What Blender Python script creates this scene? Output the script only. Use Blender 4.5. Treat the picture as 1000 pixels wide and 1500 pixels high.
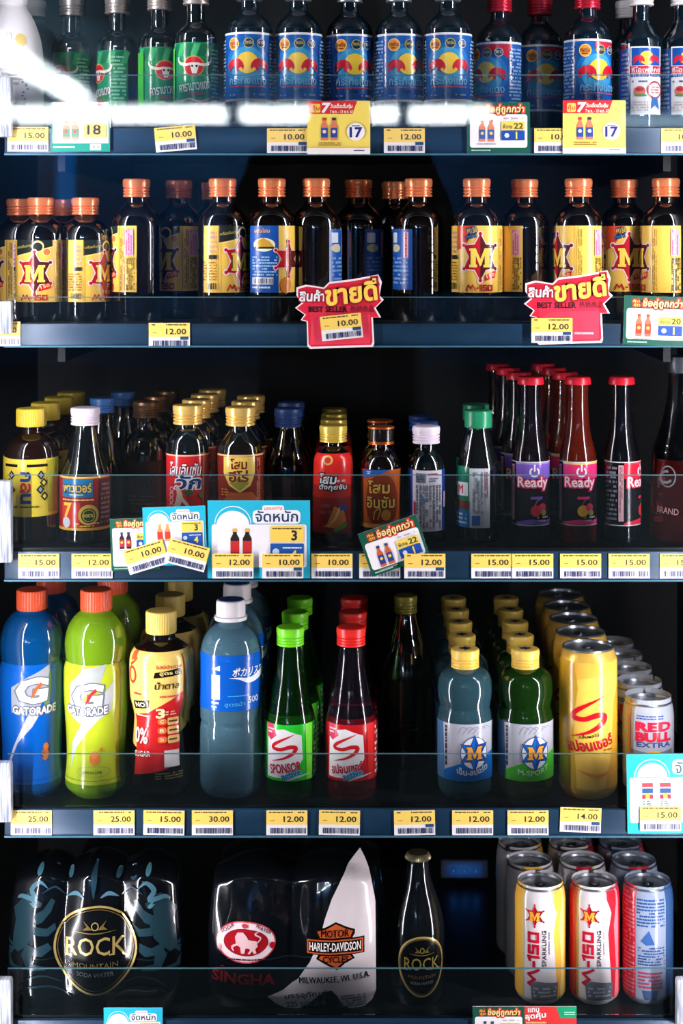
import bpy, bmesh, math, random
from mathutils import Vector, Matrix, noise
from mathutils.geometry import tessellate_polygon
for o in list(bpy.data.objects): bpy.data.objects.remove(o)
SC = bpy.context.scene
COL = SC.collection
PI = math.pi
R_ = math.radians

# ------------------------------------------------------------------ camera
F, CX, HY, D, EYE = 2350.0, 544.0, 350.0, 1.70, 1.25      # focal length in px, level horizon, distance to the price rails
cam = bpy.data.cameras.new('camera'); camo = bpy.data.objects.new('camera', cam); COL.objects.link(camo)
camo.location = (0, -D, EYE); camo.rotation_euler = (PI/2, 0, 0)
cam.sensor_fit = 'VERTICAL'; cam.sensor_height = 36.0; cam.lens = F/1500*36
cam.shift_x = (500-CX)/1500; cam.shift_y = -(750-HY)/1500
cam.clip_start = 0.05; cam.clip_end = 60
cam.dof.use_dof = True; cam.dof.focus_distance = D+0.015; cam.dof.aperture_fstop = 5.0
SC.camera = camo
# ------------------------------------------------------------------ world and exposure
w = bpy.data.worlds.new('world'); SC.world = w; w.use_nodes = True
w.node_tree.nodes['Background'].inputs[0].default_value = (0.10, 0.30, 0.60, 1)
w.node_tree.nodes['Background'].inputs[1].default_value = 0.02
SC.view_settings.view_transform = 'Standard'; SC.view_settings.look = 'None'
SC.view_settings.exposure = 0.0; SC.view_settings.gamma = 1.0
LED_POWER = 330.0
TUBE_POWER = 22.0

# ------------------------------------------------------------------ pixels to metres
def S(y): return F/(D+y)
def X(px, y): return (px-CX)/S(y)
def Z(py, y): return EYE+(HY-py)/S(y)

# ------------------------------------------------------------------ materials
def lin(c):
    return tuple((v/255/12.92 if v/255 <= 0.04045 else ((v/255+0.055)/1.055)**2.4) for v in c)+(1,)
MC = {}
def mat(c, rough=0.38, metal=0.0, spec=0.5, key=None):
    k = (c, rough, metal, spec)
    if k in MC: return MC[k]
    m = bpy.data.materials.new('paint_%d_%d_%d' % c); m.use_nodes = True
    b = m.node_tree.nodes['Principled BSDF']
    b.inputs['Base Color'].default_value = lin(c); b.inputs['Roughness'].default_value = rough
    b.inputs['Metallic'].default_value = metal; b.inputs['Specular IOR Level'].default_value = spec
    MC[k] = m; return m
def noisy(c1, c2, scale, rough=0.5, metal=0.0, stretch=(1, 1, 1)):
    m = bpy.data.materials.new('surface'); m.use_nodes = True; nt = m.node_tree
    b = nt.nodes['Principled BSDF']; b.inputs['Roughness'].default_value = rough; b.inputs['Metallic'].default_value = metal
    tc = nt.nodes.new('ShaderNodeTexCoord'); mp = nt.nodes.new('ShaderNodeMapping'); mp.inputs['Scale'].default_value = stretch
    n = nt.nodes.new('ShaderNodeTexNoise'); n.inputs['Scale'].default_value = scale; n.inputs['Detail'].default_value = 4
    r = nt.nodes.new('ShaderNodeValToRGB'); r.color_ramp.elements[0].color = lin(c1); r.color_ramp.elements[1].color = lin(c2)
    r.color_ramp.elements[0].position = .35; r.color_ramp.elements[1].position = .65
    nt.links.new(tc.outputs['Object'], mp.inputs[0]); nt.links.new(mp.outputs[0], n.inputs['Vector'])
    nt.links.new(n.outputs['Fac'], r.inputs[0]); nt.links.new(r.outputs[0], b.inputs['Base Color'])
    return m
def emit(c, power):
    m = bpy.data.materials.new('lamp_and_glow'); m.use_nodes = True; nt = m.node_tree; nt.nodes.clear()
    e = nt.nodes.new('ShaderNodeEmission'); e.inputs[0].default_value = c+(1,); e.inputs[1].default_value = power
    o = nt.nodes.new('ShaderNodeOutputMaterial'); nt.links.new(e.outputs[0], o.inputs[0]); return m
def clear_sheet(ior, haze=0.0, tint=(1, 1, 1), haze_col=(.5, .8, .9)):
    """thin clear sheet: light passes straight through, the faces mirror by Fresnel"""
    m = bpy.data.materials.new('clear_sheet'); m.use_nodes = True; nt = m.node_tree; nt.nodes.clear()
    t = nt.nodes.new('ShaderNodeBsdfTransparent'); t.inputs[0].default_value = tint+(1,)
    g = nt.nodes.new('ShaderNodeBsdfGlossy'); g.inputs['Roughness'].default_value = 0.02
    f = nt.nodes.new('ShaderNodeFresnel'); f.inputs['IOR'].default_value = ior
    mx = nt.nodes.new('ShaderNodeMixShader'); o = nt.nodes.new('ShaderNodeOutputMaterial')
    base = t
    if haze > 0:
        d = nt.nodes.new('ShaderNodeBsdfDiffuse'); d.inputs[0].default_value = haze_col+(1,)
        m2 = nt.nodes.new('ShaderNodeMixShader'); m2.inputs[0].default_value = haze
        nt.links.new(t.outputs[0], m2.inputs[1]); nt.links.new(d.outputs[0], m2.inputs[2]); base = m2
    nt.links.new(f.outputs[0], mx.inputs[0]); nt.links.new(base.outputs[0], mx.inputs[1]); nt.links.new(g.outputs[0], mx.inputs[2])
    nt.links.new(mx.outputs[0], o.inputs[0]); return m
def liquid(c, glass=0.5, tint=None, ior=1.38, rough=0.06):
    """filled clear bottle: part refracting, part cloudy"""
    m = bpy.data.materials.new('filled_bottle'); m.use_nodes = True; nt = m.node_tree; nt.nodes.clear()
    tint = tint or c
    g = nt.nodes.new('ShaderNodeBsdfPrincipled'); g.inputs['Base Color'].default_value = lin(tint)
    g.inputs['Transmission Weight'].default_value = 1; g.inputs['Roughness'].default_value = 0.03; g.inputs['IOR'].default_value = ior
    d = nt.nodes.new('ShaderNodeBsdfPrincipled'); d.inputs['Base Color'].default_value = lin(c); d.inputs['Roughness'].default_value = rough
    d.inputs['IOR'].default_value = 1.85
    x = nt.nodes.new('ShaderNodeMixShader'); x.inputs[0].default_value = glass
    o = nt.nodes.new('ShaderNodeOutputMaterial')
    nt.links.new(d.outputs[0], x.inputs[1]); nt.links.new(g.outputs[0], x.inputs[2]); nt.links.new(x.outputs[0], o.inputs[0]); return m

def coated(m):
    b = m.node_tree.nodes['Principled BSDF']; b.inputs['Coat Weight'].default_value = 1; b.inputs['Coat IOR'].default_value = 1.75; b.inputs['Coat Roughness'].default_value = .02; return m
WHITE, BLACK = (236, 236, 240), (12, 13, 16)
YEL, RED, BLUE, NAVY = (248, 208, 84), (215, 30, 45), (20, 90, 185), (14, 30, 80)
GLASS_DARK = coated(mat((12, 8, 6), 0.035, 0, 1.0))
GLASS_DARK2 = coated(mat((6, 12, 17), 0.035, 0, 1.0))

# ------------------------------------------------------------------ objects
def setp(o, label=None, cat=None, group=None, kind=None):
    if label: o['label'] = label
    if cat: o['category'] = cat
    if group: o['group'] = group
    if kind: o['kind'] = kind
    return o
def link(name, me, parent=None, loc=(0, 0, 0), rot=(0, 0, 0)):
    o = bpy.data.objects.new(name, me); COL.objects.link(o); o.parent = parent; o.location = loc; o.rotation_euler = rot; return o
def empty(name, loc, label, cat, group=None):
    o = link(name, None, None, loc); o.empty_display_size = .02; return setp(o, label, cat, group)
def tomesh(bm, name, mats, smooth=True, angle=38):
    me = bpy.data.meshes.new(name); bm.to_mesh(me); bm.free()
    for m in (mats if isinstance(mats, (list, tuple)) else [mats]): me.materials.append(m)
    if smooth:
        me.polygons.foreach_set('use_smooth', [True]*len(me.polygons))
        if angle: me.set_sharp_from_angle(angle=R_(angle))
    return me
def box_bm(bm, x0, x1, y0, y1, z0, z1, bev=0.0):
    r = bmesh.ops.create_cube(bm, size=1); vs = r['verts']
    for v in vs: v.co = Vector(((x0+x1)/2+v.co.x*(x1-x0), (y0+y1)/2+v.co.y*(y1-y0), (z0+z1)/2+v.co.z*(z1-z0)))
    if bev:
        es = list({e for v in vs for e in v.link_edges})
        bmesh.ops.bevel(bm, geom=es, offset=bev, segments=2, profile=.5, affect='EDGES')
    return bm
def box(name, x0, x1, y0, y1, z0, z1, m, parent=None, bev=0.0, kind=None):
    bm = box_bm(bmesh.new(), x0, x1, y0, y1, z0, z1, bev)
    o = link(name, tomesh(bm, name, m, bev > 0), parent)
    if kind: o['kind'] = kind
    return o
def lathe(prof, n=48, ridge=0.0, zr=None, caps=True):
    """prof: (radius, z) bottom to top; ridge: knurl depth between zr"""
    bm = bmesh.new(); rings = []
    for r, z in prof:
        if r < 1e-6: rings.append([bm.verts.new((0, 0, z))]); continue
        ring = []
        for i in range(n):
            a = 2*PI*i/n; rr = r
            if ridge and zr[0] <= z <= zr[1] and i % 2: rr -= ridge
            ring.append(bm.verts.new((rr*math.sin(a), -rr*math.cos(a), z)))
        rings.append(ring)
    for a, b in zip(rings, rings[1:]):
        if len(a) == 1 and len(b) == 1: continue
        for i in range(n):
            j = (i+1) % n
            if len(a) == 1: bm.faces.new((a[0], b[j], b[i]))
            elif len(b) == 1: bm.faces.new((a[i], a[j], b[0]))
            else: bm.faces.new((a[i], a[j], b[j], b[i]))
    if caps:
        if len(rings[0]) > 1: bm.faces.new(list(reversed(rings[0])))
        if len(rings[-1]) > 1: bm.faces.new(rings[-1])
    return bm
def crom(pts, k=5):
    """Catmull-Rom through tuples"""
    out = []
    for i in range(len(pts)-1):
        p0 = pts[max(i-1, 0)]; p1 = pts[i]; p2 = pts[i+1]; p3 = pts[min(i+2, len(pts)-1)]
        for j in range(k):
            t = j/k
            out.append(tuple(.5*(2*b+(c-a)*t+(2*a-5*b+4*c-d)*t*t+(3*b-a-3*c+d)*t**3) for a, b, c, d in zip(p0, p1, p2, p3)))
    out.append(tuple(pts[-1])); return out
def dup(root, loc, rotz=None, label=None, group=None):
    r = root.copy(); COL.objects.link(r); r.location = loc
    if rotz is not None: r.rotation_euler = (0, 0, rotz)
    if label: r['label'] = label
    if group: r['group'] = group
    for ch in list(root.children):
        c = ch.copy(); COL.objects.link(c); c.parent = r
        for g in list(ch.children):
            d = g.copy(); COL.objects.link(d); d.parent = c
    return r

# ------------------------------------------------------------------ flat artwork (authored in photo pixels, y down)
TC = {}
def glyphs(s, bold):
    k = (s, round(bold, 3))
    if k in TC: return TC[k]
    cu = bpy.data.curves.new('lettering', 'FONT'); cu.body = s; cu.size = 1; cu.resolution_u = 2; cu.offset = bold
    o = bpy.data.objects.new('lettering', cu); COL.objects.link(o)
    dg = bpy.context.evaluated_depsgraph_get(); me = bpy.data.meshes.new_from_object(o.evaluated_get(dg))
    me.calc_loop_triangles()
    v = [(p.co.x, p.co.y) for p in me.vertices]; f = [tuple(t.vertices) for t in me.loop_triangles]
    bpy.data.objects.remove(o); bpy.data.curves.remove(cu); bpy.data.meshes.remove(me)
    xs = [p[0] for p in v] or [0, 1]; ys = [p[1] for p in v] or [0, 1]
    TC[k] = (v, f, min(xs), max(xs), min(ys), max(ys)); return TC[k]
class Art:
    R = .2
    def __init__(s): s.L = []; s.n = 0
    def raw(s, v, f, m, lay=None):
        if lay is None: s.n += 1; lay = s.n
        if not isinstance(m, bpy.types.Material): m = mat(m, s.R)
        s.L.append((v, f, m, lay)); return lay
    def poly(s, pts, m, lay=None):
        f = tessellate_polygon([[Vector((p[0], p[1], 0)) for p in pts]])
        return s.raw(list(pts), [tuple(t) for t in f], m, lay)
    def rect(s, x0, y0, x1, y1, m, lay=None): return s.raw([(x0, y0), (x1, y0), (x1, y1), (x0, y1)], [(0, 1, 2), (0, 2, 3)], m, lay)
    def rrect(s, x0, y0, x1, y1, r, m, lay=None):
        p = []
        for cx, cy, a in ((x1-r, y1-r, 0), (x0+r, y1-r, 90), (x0+r, y0+r, 180), (x1-r, y0+r, 270)):
            p += [(cx+r*math.cos(R_(a+t)), cy+r*math.sin(R_(a+t))) for t in (0, 30, 60, 90)]
        return s.poly(p, m, lay)
    def ell(s, cx, cy, rx, ry, m, lay=None, n=26, a0=0, a1=360):
        k = n if a1-a0 >= 360 else n+1
        p = [(cx+rx*math.cos(R_(a0+(a1-a0)*i/n)), cy+ry*math.sin(R_(a0+(a1-a0)*i/n))) for i in range(k)]
        return s.poly(p, m, lay)
    def ring(s, cx, cy, rx, ry, t, m, lay=None, n=36, a0=0, a1=360):
        v = []; f = []
        for i in range(n+1):
            a = R_(a0+(a1-a0)*i/n); v += [(cx+rx*math.cos(a), cy+ry*math.sin(a)), (cx+(rx-t)*math.cos(a), cy+(ry-t)*math.sin(a))]
        for i in range(n): f += [(2*i, 2*i+1, 2*i+3), (2*i, 2*i+3, 2*i+2)]
        return s.raw(v, f, m, lay)
    def line(s, pts, wd, m, lay=None, smooth=True):
        """thick stroke; wd a width or one per point"""
        ws = wd if isinstance(wd, (list, tuple)) else [wd]*len(pts)
        q = [(p[0], p[1], k) for p, k in zip(pts, ws)]
        if smooth and len(q) > 2: q = crom(q, 5)
        v = []; f = []
        for i, (x, y, k) in enumerate(q):
            a = q[max(i-1, 0)]; b = q[min(i+1, len(q)-1)]; dx, dy = b[0]-a[0], b[1]-a[1]; l = math.hypot(dx, dy) or 1
            nx, ny = -dy/l*k/2, dx/l*k/2; v += [(x+nx, y+ny), (x-nx, y-ny)]
        for i in range(len(q)-1): f += [(2*i, 2*i+1, 2*i+3), (2*i, 2*i+3, 2*i+2)]
        return s.raw(v, f, m, lay)
    def text(s, t, cx, cy, wd, h, m, bold=0.0, rot=0, shear=0, out=None, ow=1.0, arc=0, lay=None):
        if 'M' in t and bold >= .02 and h and out is None and lay is None:      # heavier capitals: the same line printed three times, a hair apart
            d = bold*h*.55; ca, sa = math.cos(R_(rot)), math.sin(R_(rot)); lay = s.text(t, cx, cy, wd, h, m, .0001, rot, shear, None, ow, arc)
            for e in (-d, d): s.text(t, cx+e*ca, cy+e*sa, wd, h, m, .0001, rot, shear, None, ow, arc, lay)
            return lay
        bold *= .0 if 'M' in t else .6; v0 = glyphs(t, 0); x0, x1, y0, y1 = v0[2:]
        sy = h/(y1-y0) if h else wd/(x1-x0); sx = wd/(x1-x0) if wd else sy
        ca, sa = math.cos(R_(rot)), math.sin(R_(rot))
        def put(v):
            r = []
            for x, y in v:
                X_ = (x-(x0+x1)/2)*sx; Y_ = -(y-(y0+y1)/2)*sy; X_ += -shear*Y_
                if arc: Y_ += arc*(X_/((x1-x0)*sx/2))**2
                r.append((cx+X_*ca-Y_*sa, cy+X_*sa+Y_*ca))
            return r
        if out is not None:
            g = glyphs(t, bold+ow/((sx+sy)/2)); s.raw(put(g[0]), g[1], out)
        g = glyphs(t, bold); return s.raw(put(g[0]), g[1], m, lay)
    def fine(s, x0, y0, x1, y1, rows, m, seed=1, dens=.8, vert=False):
        """print too small to read: broken lines"""
        rn = random.Random(seed); v = []; f = []
        A, B, C_, E_ = (y0, y1, x0, x1) if vert else (x0, x1, y0, y1)
        h = (E_-C_)/rows
        for i in range(rows):
            c = C_+h*(i+.5); x = A
            while x < B-1:
                l = rn.uniform(1.5, 6)*(B-A)/40; e = min(x+l, B)
                if rn.random() < dens:
                    k = len(v); q = [(x, c-h*.26), (e, c-h*.26), (e, c+h*.26), (x, c+h*.26)]
                    if vert: q = [(b, a) for a, b in q]
                    v += q; f += [(k, k+1, k+2), (k, k+2, k+3)]
                x = e+(B-A)/60
        return s.raw(v, f, m)
    def bars(s, x0, y0, x1, y1, m, seed=1):
        rn = random.Random(seed); v = []; f = []; x = x0
        while x < x1:
            wd = rn.choice((.5, .7, 1.1, 1.5)); k = len(v); e = min(x+wd, x1)
            v += [(x, y0), (e, y0), (e, y1), (x, y1)]; f += [(k, k+1, k+2), (k, k+2, k+3)]; x = e+rn.choice((.5, .8, 1.2))
        return s.raw(v, f, m)
    def bm(s, fn, us=(), vs=()):
        """mesh with x=u, y=layer, z=v, cut along us and vs; fn(x,y)->(u,v)"""
        bm = bmesh.new(); mats = []
        for v, f, m, lay in s.L:
            if m not in mats: mats.append(m)
            mi = mats.index(m); q = [fn(x, y) for x, y in v]; bv = [bm.verts.new((a, lay, b)) for a, b in q]
            for t in f:
                if len(set(t)) < 3: continue
                a, b, c = (q[i] for i in t); ar = (b[0]-a[0])*(c[1]-a[1])-(b[1]-a[1])*(c[0]-a[0])
                if abs(ar) < 1e-13: continue
                try: fc = bm.faces.new([bv[i] for i in (t if ar > 0 else t[::-1])]); fc.material_index = mi
                except ValueError: pass
        for k, nrm in ((us, (1, 0, 0)), (vs, (0, 0, 1))):
            for c in k:
                bmesh.ops.bisect_plane(bm, geom=bm.verts[:]+bm.edges[:]+bm.faces[:], dist=1e-7, plane_co=(c, 0, c), plane_no=nrm)
        return bm, mats
EPS = 0.00007

# ------------------------------------------------------------------ shelves: surface line in px at y=0
SURF = {1: 186, 2: 473, 3: 803, 4: 1183, 5: 1489}
def basepx(row, y): return HY+(SURF[row]-HY)*D/(D+y)

def prof_fn(prof):
    def f(z):
        if z <= prof[0][1]: return prof[0][0]
        for (r0, z0), (r1, z1) in zip(prof, prof[1:]):
            if z0 <= z <= z1: return r1 if z1-z0 < 1e-9 else r0+(r1-r0)*(z-z0)/(z1-z0)
        return prof[-1][0]
    return f
def wrap(name, art, s, yb, rf, parent, rot=0, off=.0003, zcuts=(), R0=None):
    zm = (yb-sum(y for v, f, m, l in art.L for x, y in v)/max(1, sum(len(v) for v, f, m, l in art.L)))/s
    kf = 1-(R0 or rf(zm))*s/F; b_ = Art(); b_.L = [([(x*kf, HY+(y-HY)*kf) for x, y in v], f, m, l) for v, f, m, l in art.L]; art = b_
    """bend artwork (x px from the bottle axis, y px in the photo) round a body of radius rf(z)"""
    us = [x for v, f, m, l in art.L for x, y in v]; ys = [y for v, f, m, l in art.L for x, y in v]
    zm = (yb-(min(ys)+max(ys))/2)/s; R0 = R0 or rf(zm); du = R0*R_(7.5)
    k0, k1 = int(min(us)/s/du)-1, int(max(us)/s/du)+1
    z0, z1 = (yb-max(ys))/s, (yb-min(ys))/s
    bm, mats = art.bm(lambda x, y: (x/s, (yb-y)/s), [k*du for k in range(k0, k1+1)], [z for z in zcuts if z0 < z < z1])
    for v in bm.verts:
        u, l, z = v.co; r = rf(z)+off+l*EPS; a = u/R0+R_(rot); v.co = (r*math.sin(a), -r*math.cos(a), z)
    return link(name, tomesh(bm, name, mats, True, None), parent)

def bottle(name, label, cat, row, cx, yc, body, m_body, cap=None, m_cap=None, arts=(), group=None, smooth=True, ridge=0, ring=None, n=48, sub=None, capname='cap', R0=None, mids=()):
    """body, cap: (half width px, y px) bottom to top as seen in the photo at depth yc"""
    s = S(yc); yb = basepx(row, yc)
    root = empty(name, (X(cx, yc), yc, EYE+(HY-yb)/s+.0003), label, cat, group)
    pr = [(h, max(0.0, yb-y)) for h, y in body]
    pr[0] = (pr[0][0], 0.0)
    if smooth: pr = crom(pr, 4)
    pr = [(max(h, .3)/s, z/s) for h, z in pr]
    pr = [(max(pr[0][0]-.004, .002), .0018), (pr[0][0]-.0015, 0)]+pr if True else pr
    rf = prof_fn(pr[2:])
    if mids:                       # liquid level: the glass above it is its own part
        zt = (yb-mids[0])/s
        lo = [p for p in pr if p[1] < zt]+[(rf(zt), zt)]; hi = [(rf(zt), zt)]+[p for p in pr[2:] if p[1] > zt]
        link('body', tomesh(lathe(lo, n), 'body', m_body), root); link('neck', tomesh(lathe(hi, n), 'neck', mids[1]), root)
    else: link('body', tomesh(lathe(pr, n), 'body', m_body), root)
    if cap:
        cp = [(h/s, (yb-y)/s) for h, y in cap]
        c = link(capname, tomesh(lathe(cp, 80 if ridge else 40, ridge, (cp[0][1]-1e-6, cp[-2][1]+1e-6) if ridge else None), 'cap', m_cap, True, 30), root)
        if ring:
            rp = [(h/s, (yb-y)/s) for h, y in ring[0]]; link('cap_ring', tomesh(lathe(rp, 40), 'cap_ring', ring[1]), root)
    zc = [p[1] for p in pr]
    for pn, a, rot in arts:
        if not a.L: continue
        wrap(pn, a, s, yb, rf, root, rot, zcuts=zc if smooth or len(zc) > 8 else (), R0=R0)
    root['_h'] = 1; del root['_h']
    return root
def metal_cap(hw, y0, y1, rings=3):
    """roll-on metal cap: y0 bottom, y1 top"""
    h = y0-y1; p = [(hw*.96, y0), (hw, y0-.02*h)]
    for i in range(rings):
        a = y0-h*(.12+.16*i); p += [(hw, a), (hw*.91, a-h*.035), (hw*.91, a-h*.07), (hw, a-h*.105)]
    p += [(hw*.99, y1+h*.36), (hw*1.02, y1+h*.3), (hw*1.02, y1+h*.12), (hw*.99, y1+h*.04), (hw*.93, y1)]
    return p
def plain_cap(hw, y0, y1):
    h = y0-y1; return [(hw*.97, y0), (hw, y0-h*.05), (hw, y0-h*.3), (hw, y1+h*.1), (hw*.97, y1+h*.03), (hw*.9, y1)]
def back(root, k, pitch, drift=0.0, label=None, group=None, rotz=None):
    """copy of a front bottle k places further back in its column; drift in metres per place"""
    l = root.location
    return dup(root, (l.x+drift*k, l.y+pitch*k, l.z), rotz, label, group)
ORD = {1: 'second', 2: 'third', 3: 'fourth', 4: 'fifth', 5: 'sixth'}

# ------------------------------------------------------------------ emblems
def letter_M(a, cx, cy, wd, h, m, out=None, ow=1):
    def pts(g):
        w2, h2 = wd/2+g, h/2+g; sw = wd*.10; st = wd*.17
        P = []
        # outline of a slab serif M
        L = [(-.5, .5), (-.5, .36), (-.43, .36), (-.43, -.36), (-.5, -.36), (-.5, -.5), (-.2, -.5), (0, .06), (.2, -.5), (.5, -.5), (.5, -.36), (.43, -.36),
             (.43, .36), (.5, .36), (.5, .5), (.14, .5), (.14, .36), (.2, .36), (.2, -.12), (.03, .42), (-.03, .42), (-.2, -.12), (-.2, .36), (-.14, .36), (-.14, .5)]
        return [(cx+x*wd, cy+y*h) for x, y in L]
    if out is not None:
        p = pts(0); n = len(p); a.line(p+[p[0]], ow*2, out, smooth=False)
    a.poly(pts(0), m)
def star6(a, cx, cy, rx, ry, left, right, out, ow=2.0, inner=.52, balls=True):
    def half(sgn, g):
        tips = [(0, -1), (.93, -.5), (.93, .5), (0, 1)]; P = []
        for i, t in enumerate(tips):
            P.append((cx+sgn*t[0]*(rx+g), cy+t[1]*(ry+g)))
            if i < 3:
                am = R_(-60+60*i); P.append((cx+sgn*math.cos(am)*(rx*inner+g), cy+math.sin(am)*(ry*inner+g)))
        return P
    if out is not None:
        l = a.poly(half(1, ow), out); a.poly(half(-1, ow), out, l)
        if balls:
            for tx, ty in ((0, -1), (.93, -.5), (.93, .5), (0, 1), (-.93, .5), (-.93, -.5)): a.ell(cx+tx*rx, cy+ty*ry, rx*.10+ow, rx*.10+ow, out, l, 12)
    l = a.poly(half(-1, 0), left); a.poly(half(1, 0), right, l)
    if balls:
        for tx, ty in ((0, -1), (.93, -.5), (.93, .5), (0, 1), (-.93, .5), (-.93, -.5)): a.ell(cx+tx*rx, cy+ty*ry, rx*.10, rx*.10, left if tx <= 0 else right, l, 12)
def swoosh_S(a, x0, y0, x1, y1, m, out=None):
    P = [(.92, 0), (.5, .19), (.16, .38), (.09, .52), (.38, .56), (.72, .46), (.93, .5), (.84, .68), (.5, .87), (.02, 1)]
    W = [.01, .075, .12, .125, .115, .135, .15, .13, .08, .01]
    pts = [(x0+p[0]*(x1-x0), y0+p[1]*(y1-y0)) for p in P]; k = (y1-y0)
    if out is not None: a.line(pts, [q*k+2.5 for q in W], out)
    a.line(pts, [q*k for q in W], m)
def word_m150(a, cx, cy, wd, h, m, rot=0, th=.2):
    ca, sa = math.cos(R_(rot)), math.sin(R_(rot)); lay = None
    G = [[(0, 1), (.09, 0), (.17, .62), (.25, 0), (.34, 1)], [(.40, .55), (.47, .55)], [(.50, .12), (.56, 0), (.56, 1)], [(.75, .06), (.63, .06), (.63, .48), (.755, .48), (.755, .94), (.62, .94)], [(.83, .06), (.97, .06), (.97, .94), (.83, .94), (.83, .02)]]
    for g in G:
        for p, q in zip(g, g[1:]):
            dx, dy = (q[0]-p[0])*wd, (q[1]-p[1])*h; l = math.hypot(dx, dy) or 1; e = th*h*.42
            P = [(p[0]*wd-dx/l*e-wd/2, p[1]*h-dy/l*e-h/2), (q[0]*wd+dx/l*e-wd/2, q[1]*h+dy/l*e-h/2)]
            P = [(cx+x*ca-y*sa, cy+x*sa+y*ca) for x, y in P]; lay = a.line(P, th*h, m, lay, False)
def bull(a, cx, cy, wd, h, m, flip=1, lay=None):
    """charging bull, head lowered towards +x"""
    P = [(-.5, .1), (-.42, -.18), (-.2, -.42), (.1, -.5), (.3, -.36), (.44, -.1), (.5, .2), (.42, .42), (.34, .2), (.24, .28), (.16, .5), (.06, .5), (.08, .2), (-.08, .12), (-.2, .3), (-.36, .5), (-.46, .48), (-.32, .2), (-.36, .04), (-.46, .3)]
    return a.poly([(cx+flip*x*wd, cy+y*h) for x, y in P], m, lay)
def two_bulls(a, cx, cy, wd, sun, red):
    a.ell(cx, cy, wd*.255, wd*.255, sun)
    l = bull(a, cx-wd*.29, cy+wd*.04, wd*.44, wd*.30, red, 1); bull(a, cx+wd*.29, cy+wd*.04, wd*.44, wd*.30, red, -1, l)
def mini_bottle(a, cx, cy, wd, h, glass, lab, cap, mark=None):
    w2 = wd/2; y0, y1 = cy-h/2, cy+h/2
    a.poly([(cx-w2, y1), (cx-w2, y0+h*.36), (cx-w2*.45, y0+h*.2), (cx-w2*.45, y0), (cx+w2*.45, y0), (cx+w2*.45, y0+h*.2), (cx+w2, y0+h*.36), (cx+w2, y1)], glass)
    a.rect(cx-w2*.55, y0, cx+w2*.55, y0+h*.12, cap); a.rect(cx-w2, y0+h*.45, cx+w2, y0+h*.88, lab)
    if mark: a.ell(cx, y0+h*.62, w2*.55, w2*.55, mark, None, 10)
# ------------------------------------------------------------------ the cooler shell
M_IN = noisy((4, 7, 10), (7, 11, 16), 6, .6)
M_RAIL = noisy((18, 44, 66), (26, 58, 84), 9, .32, .25, (1, 1, 3))
M_SHELF = noisy((8, 14, 19), (12, 19, 26), 12, .4, .2)
M_EDGE = mat((66, 112, 132), .4, .3)
M_SHEET = clear_sheet(1.45)
M_GUARD = clear_sheet(1.42, .004, (.98, .99, 1), (.45, .75, .85))  # slight diffuse mix paints in the haze of reflected light on the guards
M_GEDGE = mat((62, 98, 108), .35)
M_STEEL = noisy((130, 140, 156), (236, 240, 246), 6, .25, .35, (60, 1, 4))
XL, XR = -.388, .372
WL, WR = -.47, .43
zt, zb = EYE+.44, EYE-1.02
box('wall_back', WL, WR, .56, .58, zb, zt, M_IN, kind='structure')
box('wall_left', WL-.02, WL, -.19, .58, zb, zt, M_IN, kind='structure')
box('wall_right', WR, WR+.02, -.19, .58, zb, zt, M_IN, kind='structure')
box('ceiling', WL-.02, WR+.02, -.19, .58, zt, zt+.02, M_IN, kind='structure')
box('floor', WL-.02, WR+.02, -.19, .58, zb-.02, zb, M_IN, kind='structure')
# LED strips on the door posts, facing the shelves
M_LED = emit((1.0, .955, 1.0), LED_POWER)
def led(name, x, sgn):
    post = box(name, x-.022, x+.022, -.184, -.146, zb+.002, zt-.002, M_IN, kind='structure')
    bm = bmesh.new(); z = zb+.05
    nx, ny = sgn*.995, -.08
    while z < zt-.05:
        c = Vector((x+sgn*.012, -.130, z)); t = Vector((ny, -nx, 0))*.0045
        v = [bm.verts.new(c+t*a+Vector((0, 0, b*.0032))) for a, b in ((-1, -1), (1, -1), (1, 1), (-1, 1))]
        f = bm.faces.new(v); z += .0105
    link('led_strip', tomesh(bm, 'led_strip', M_LED, False), post)
    bm = bmesh.new(); c = Vector((x+sgn*.010, -.0525, 0)); t = Vector((ny, -nx, 0))*.011
    box_bm(bm, x-.018, x+.018, -.146, -.136, zb+.02, zt-.02)
    link('led_housing', tomesh(bm, 'led_housing', mat((40, 46, 54), .5), False), post)
led('trim_1', -.447, 1); led('trim_2', .407, -1)
# glass door
d = box('door_1', WL-.06, WL-.02, -.23, -.19, zb-.02, zt+.02, mat((20, 24, 30), .4), kind='structure')
box('stile', WR+.02, WR+.06, -.23, -.19, zb-.02, zt+.02, mat((20, 24, 30), .4), d)
box('glass_pane', WL-.02, WR+.02, -.212, -.206, zb-.02, zt+.02, M_SHEET, d)
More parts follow.
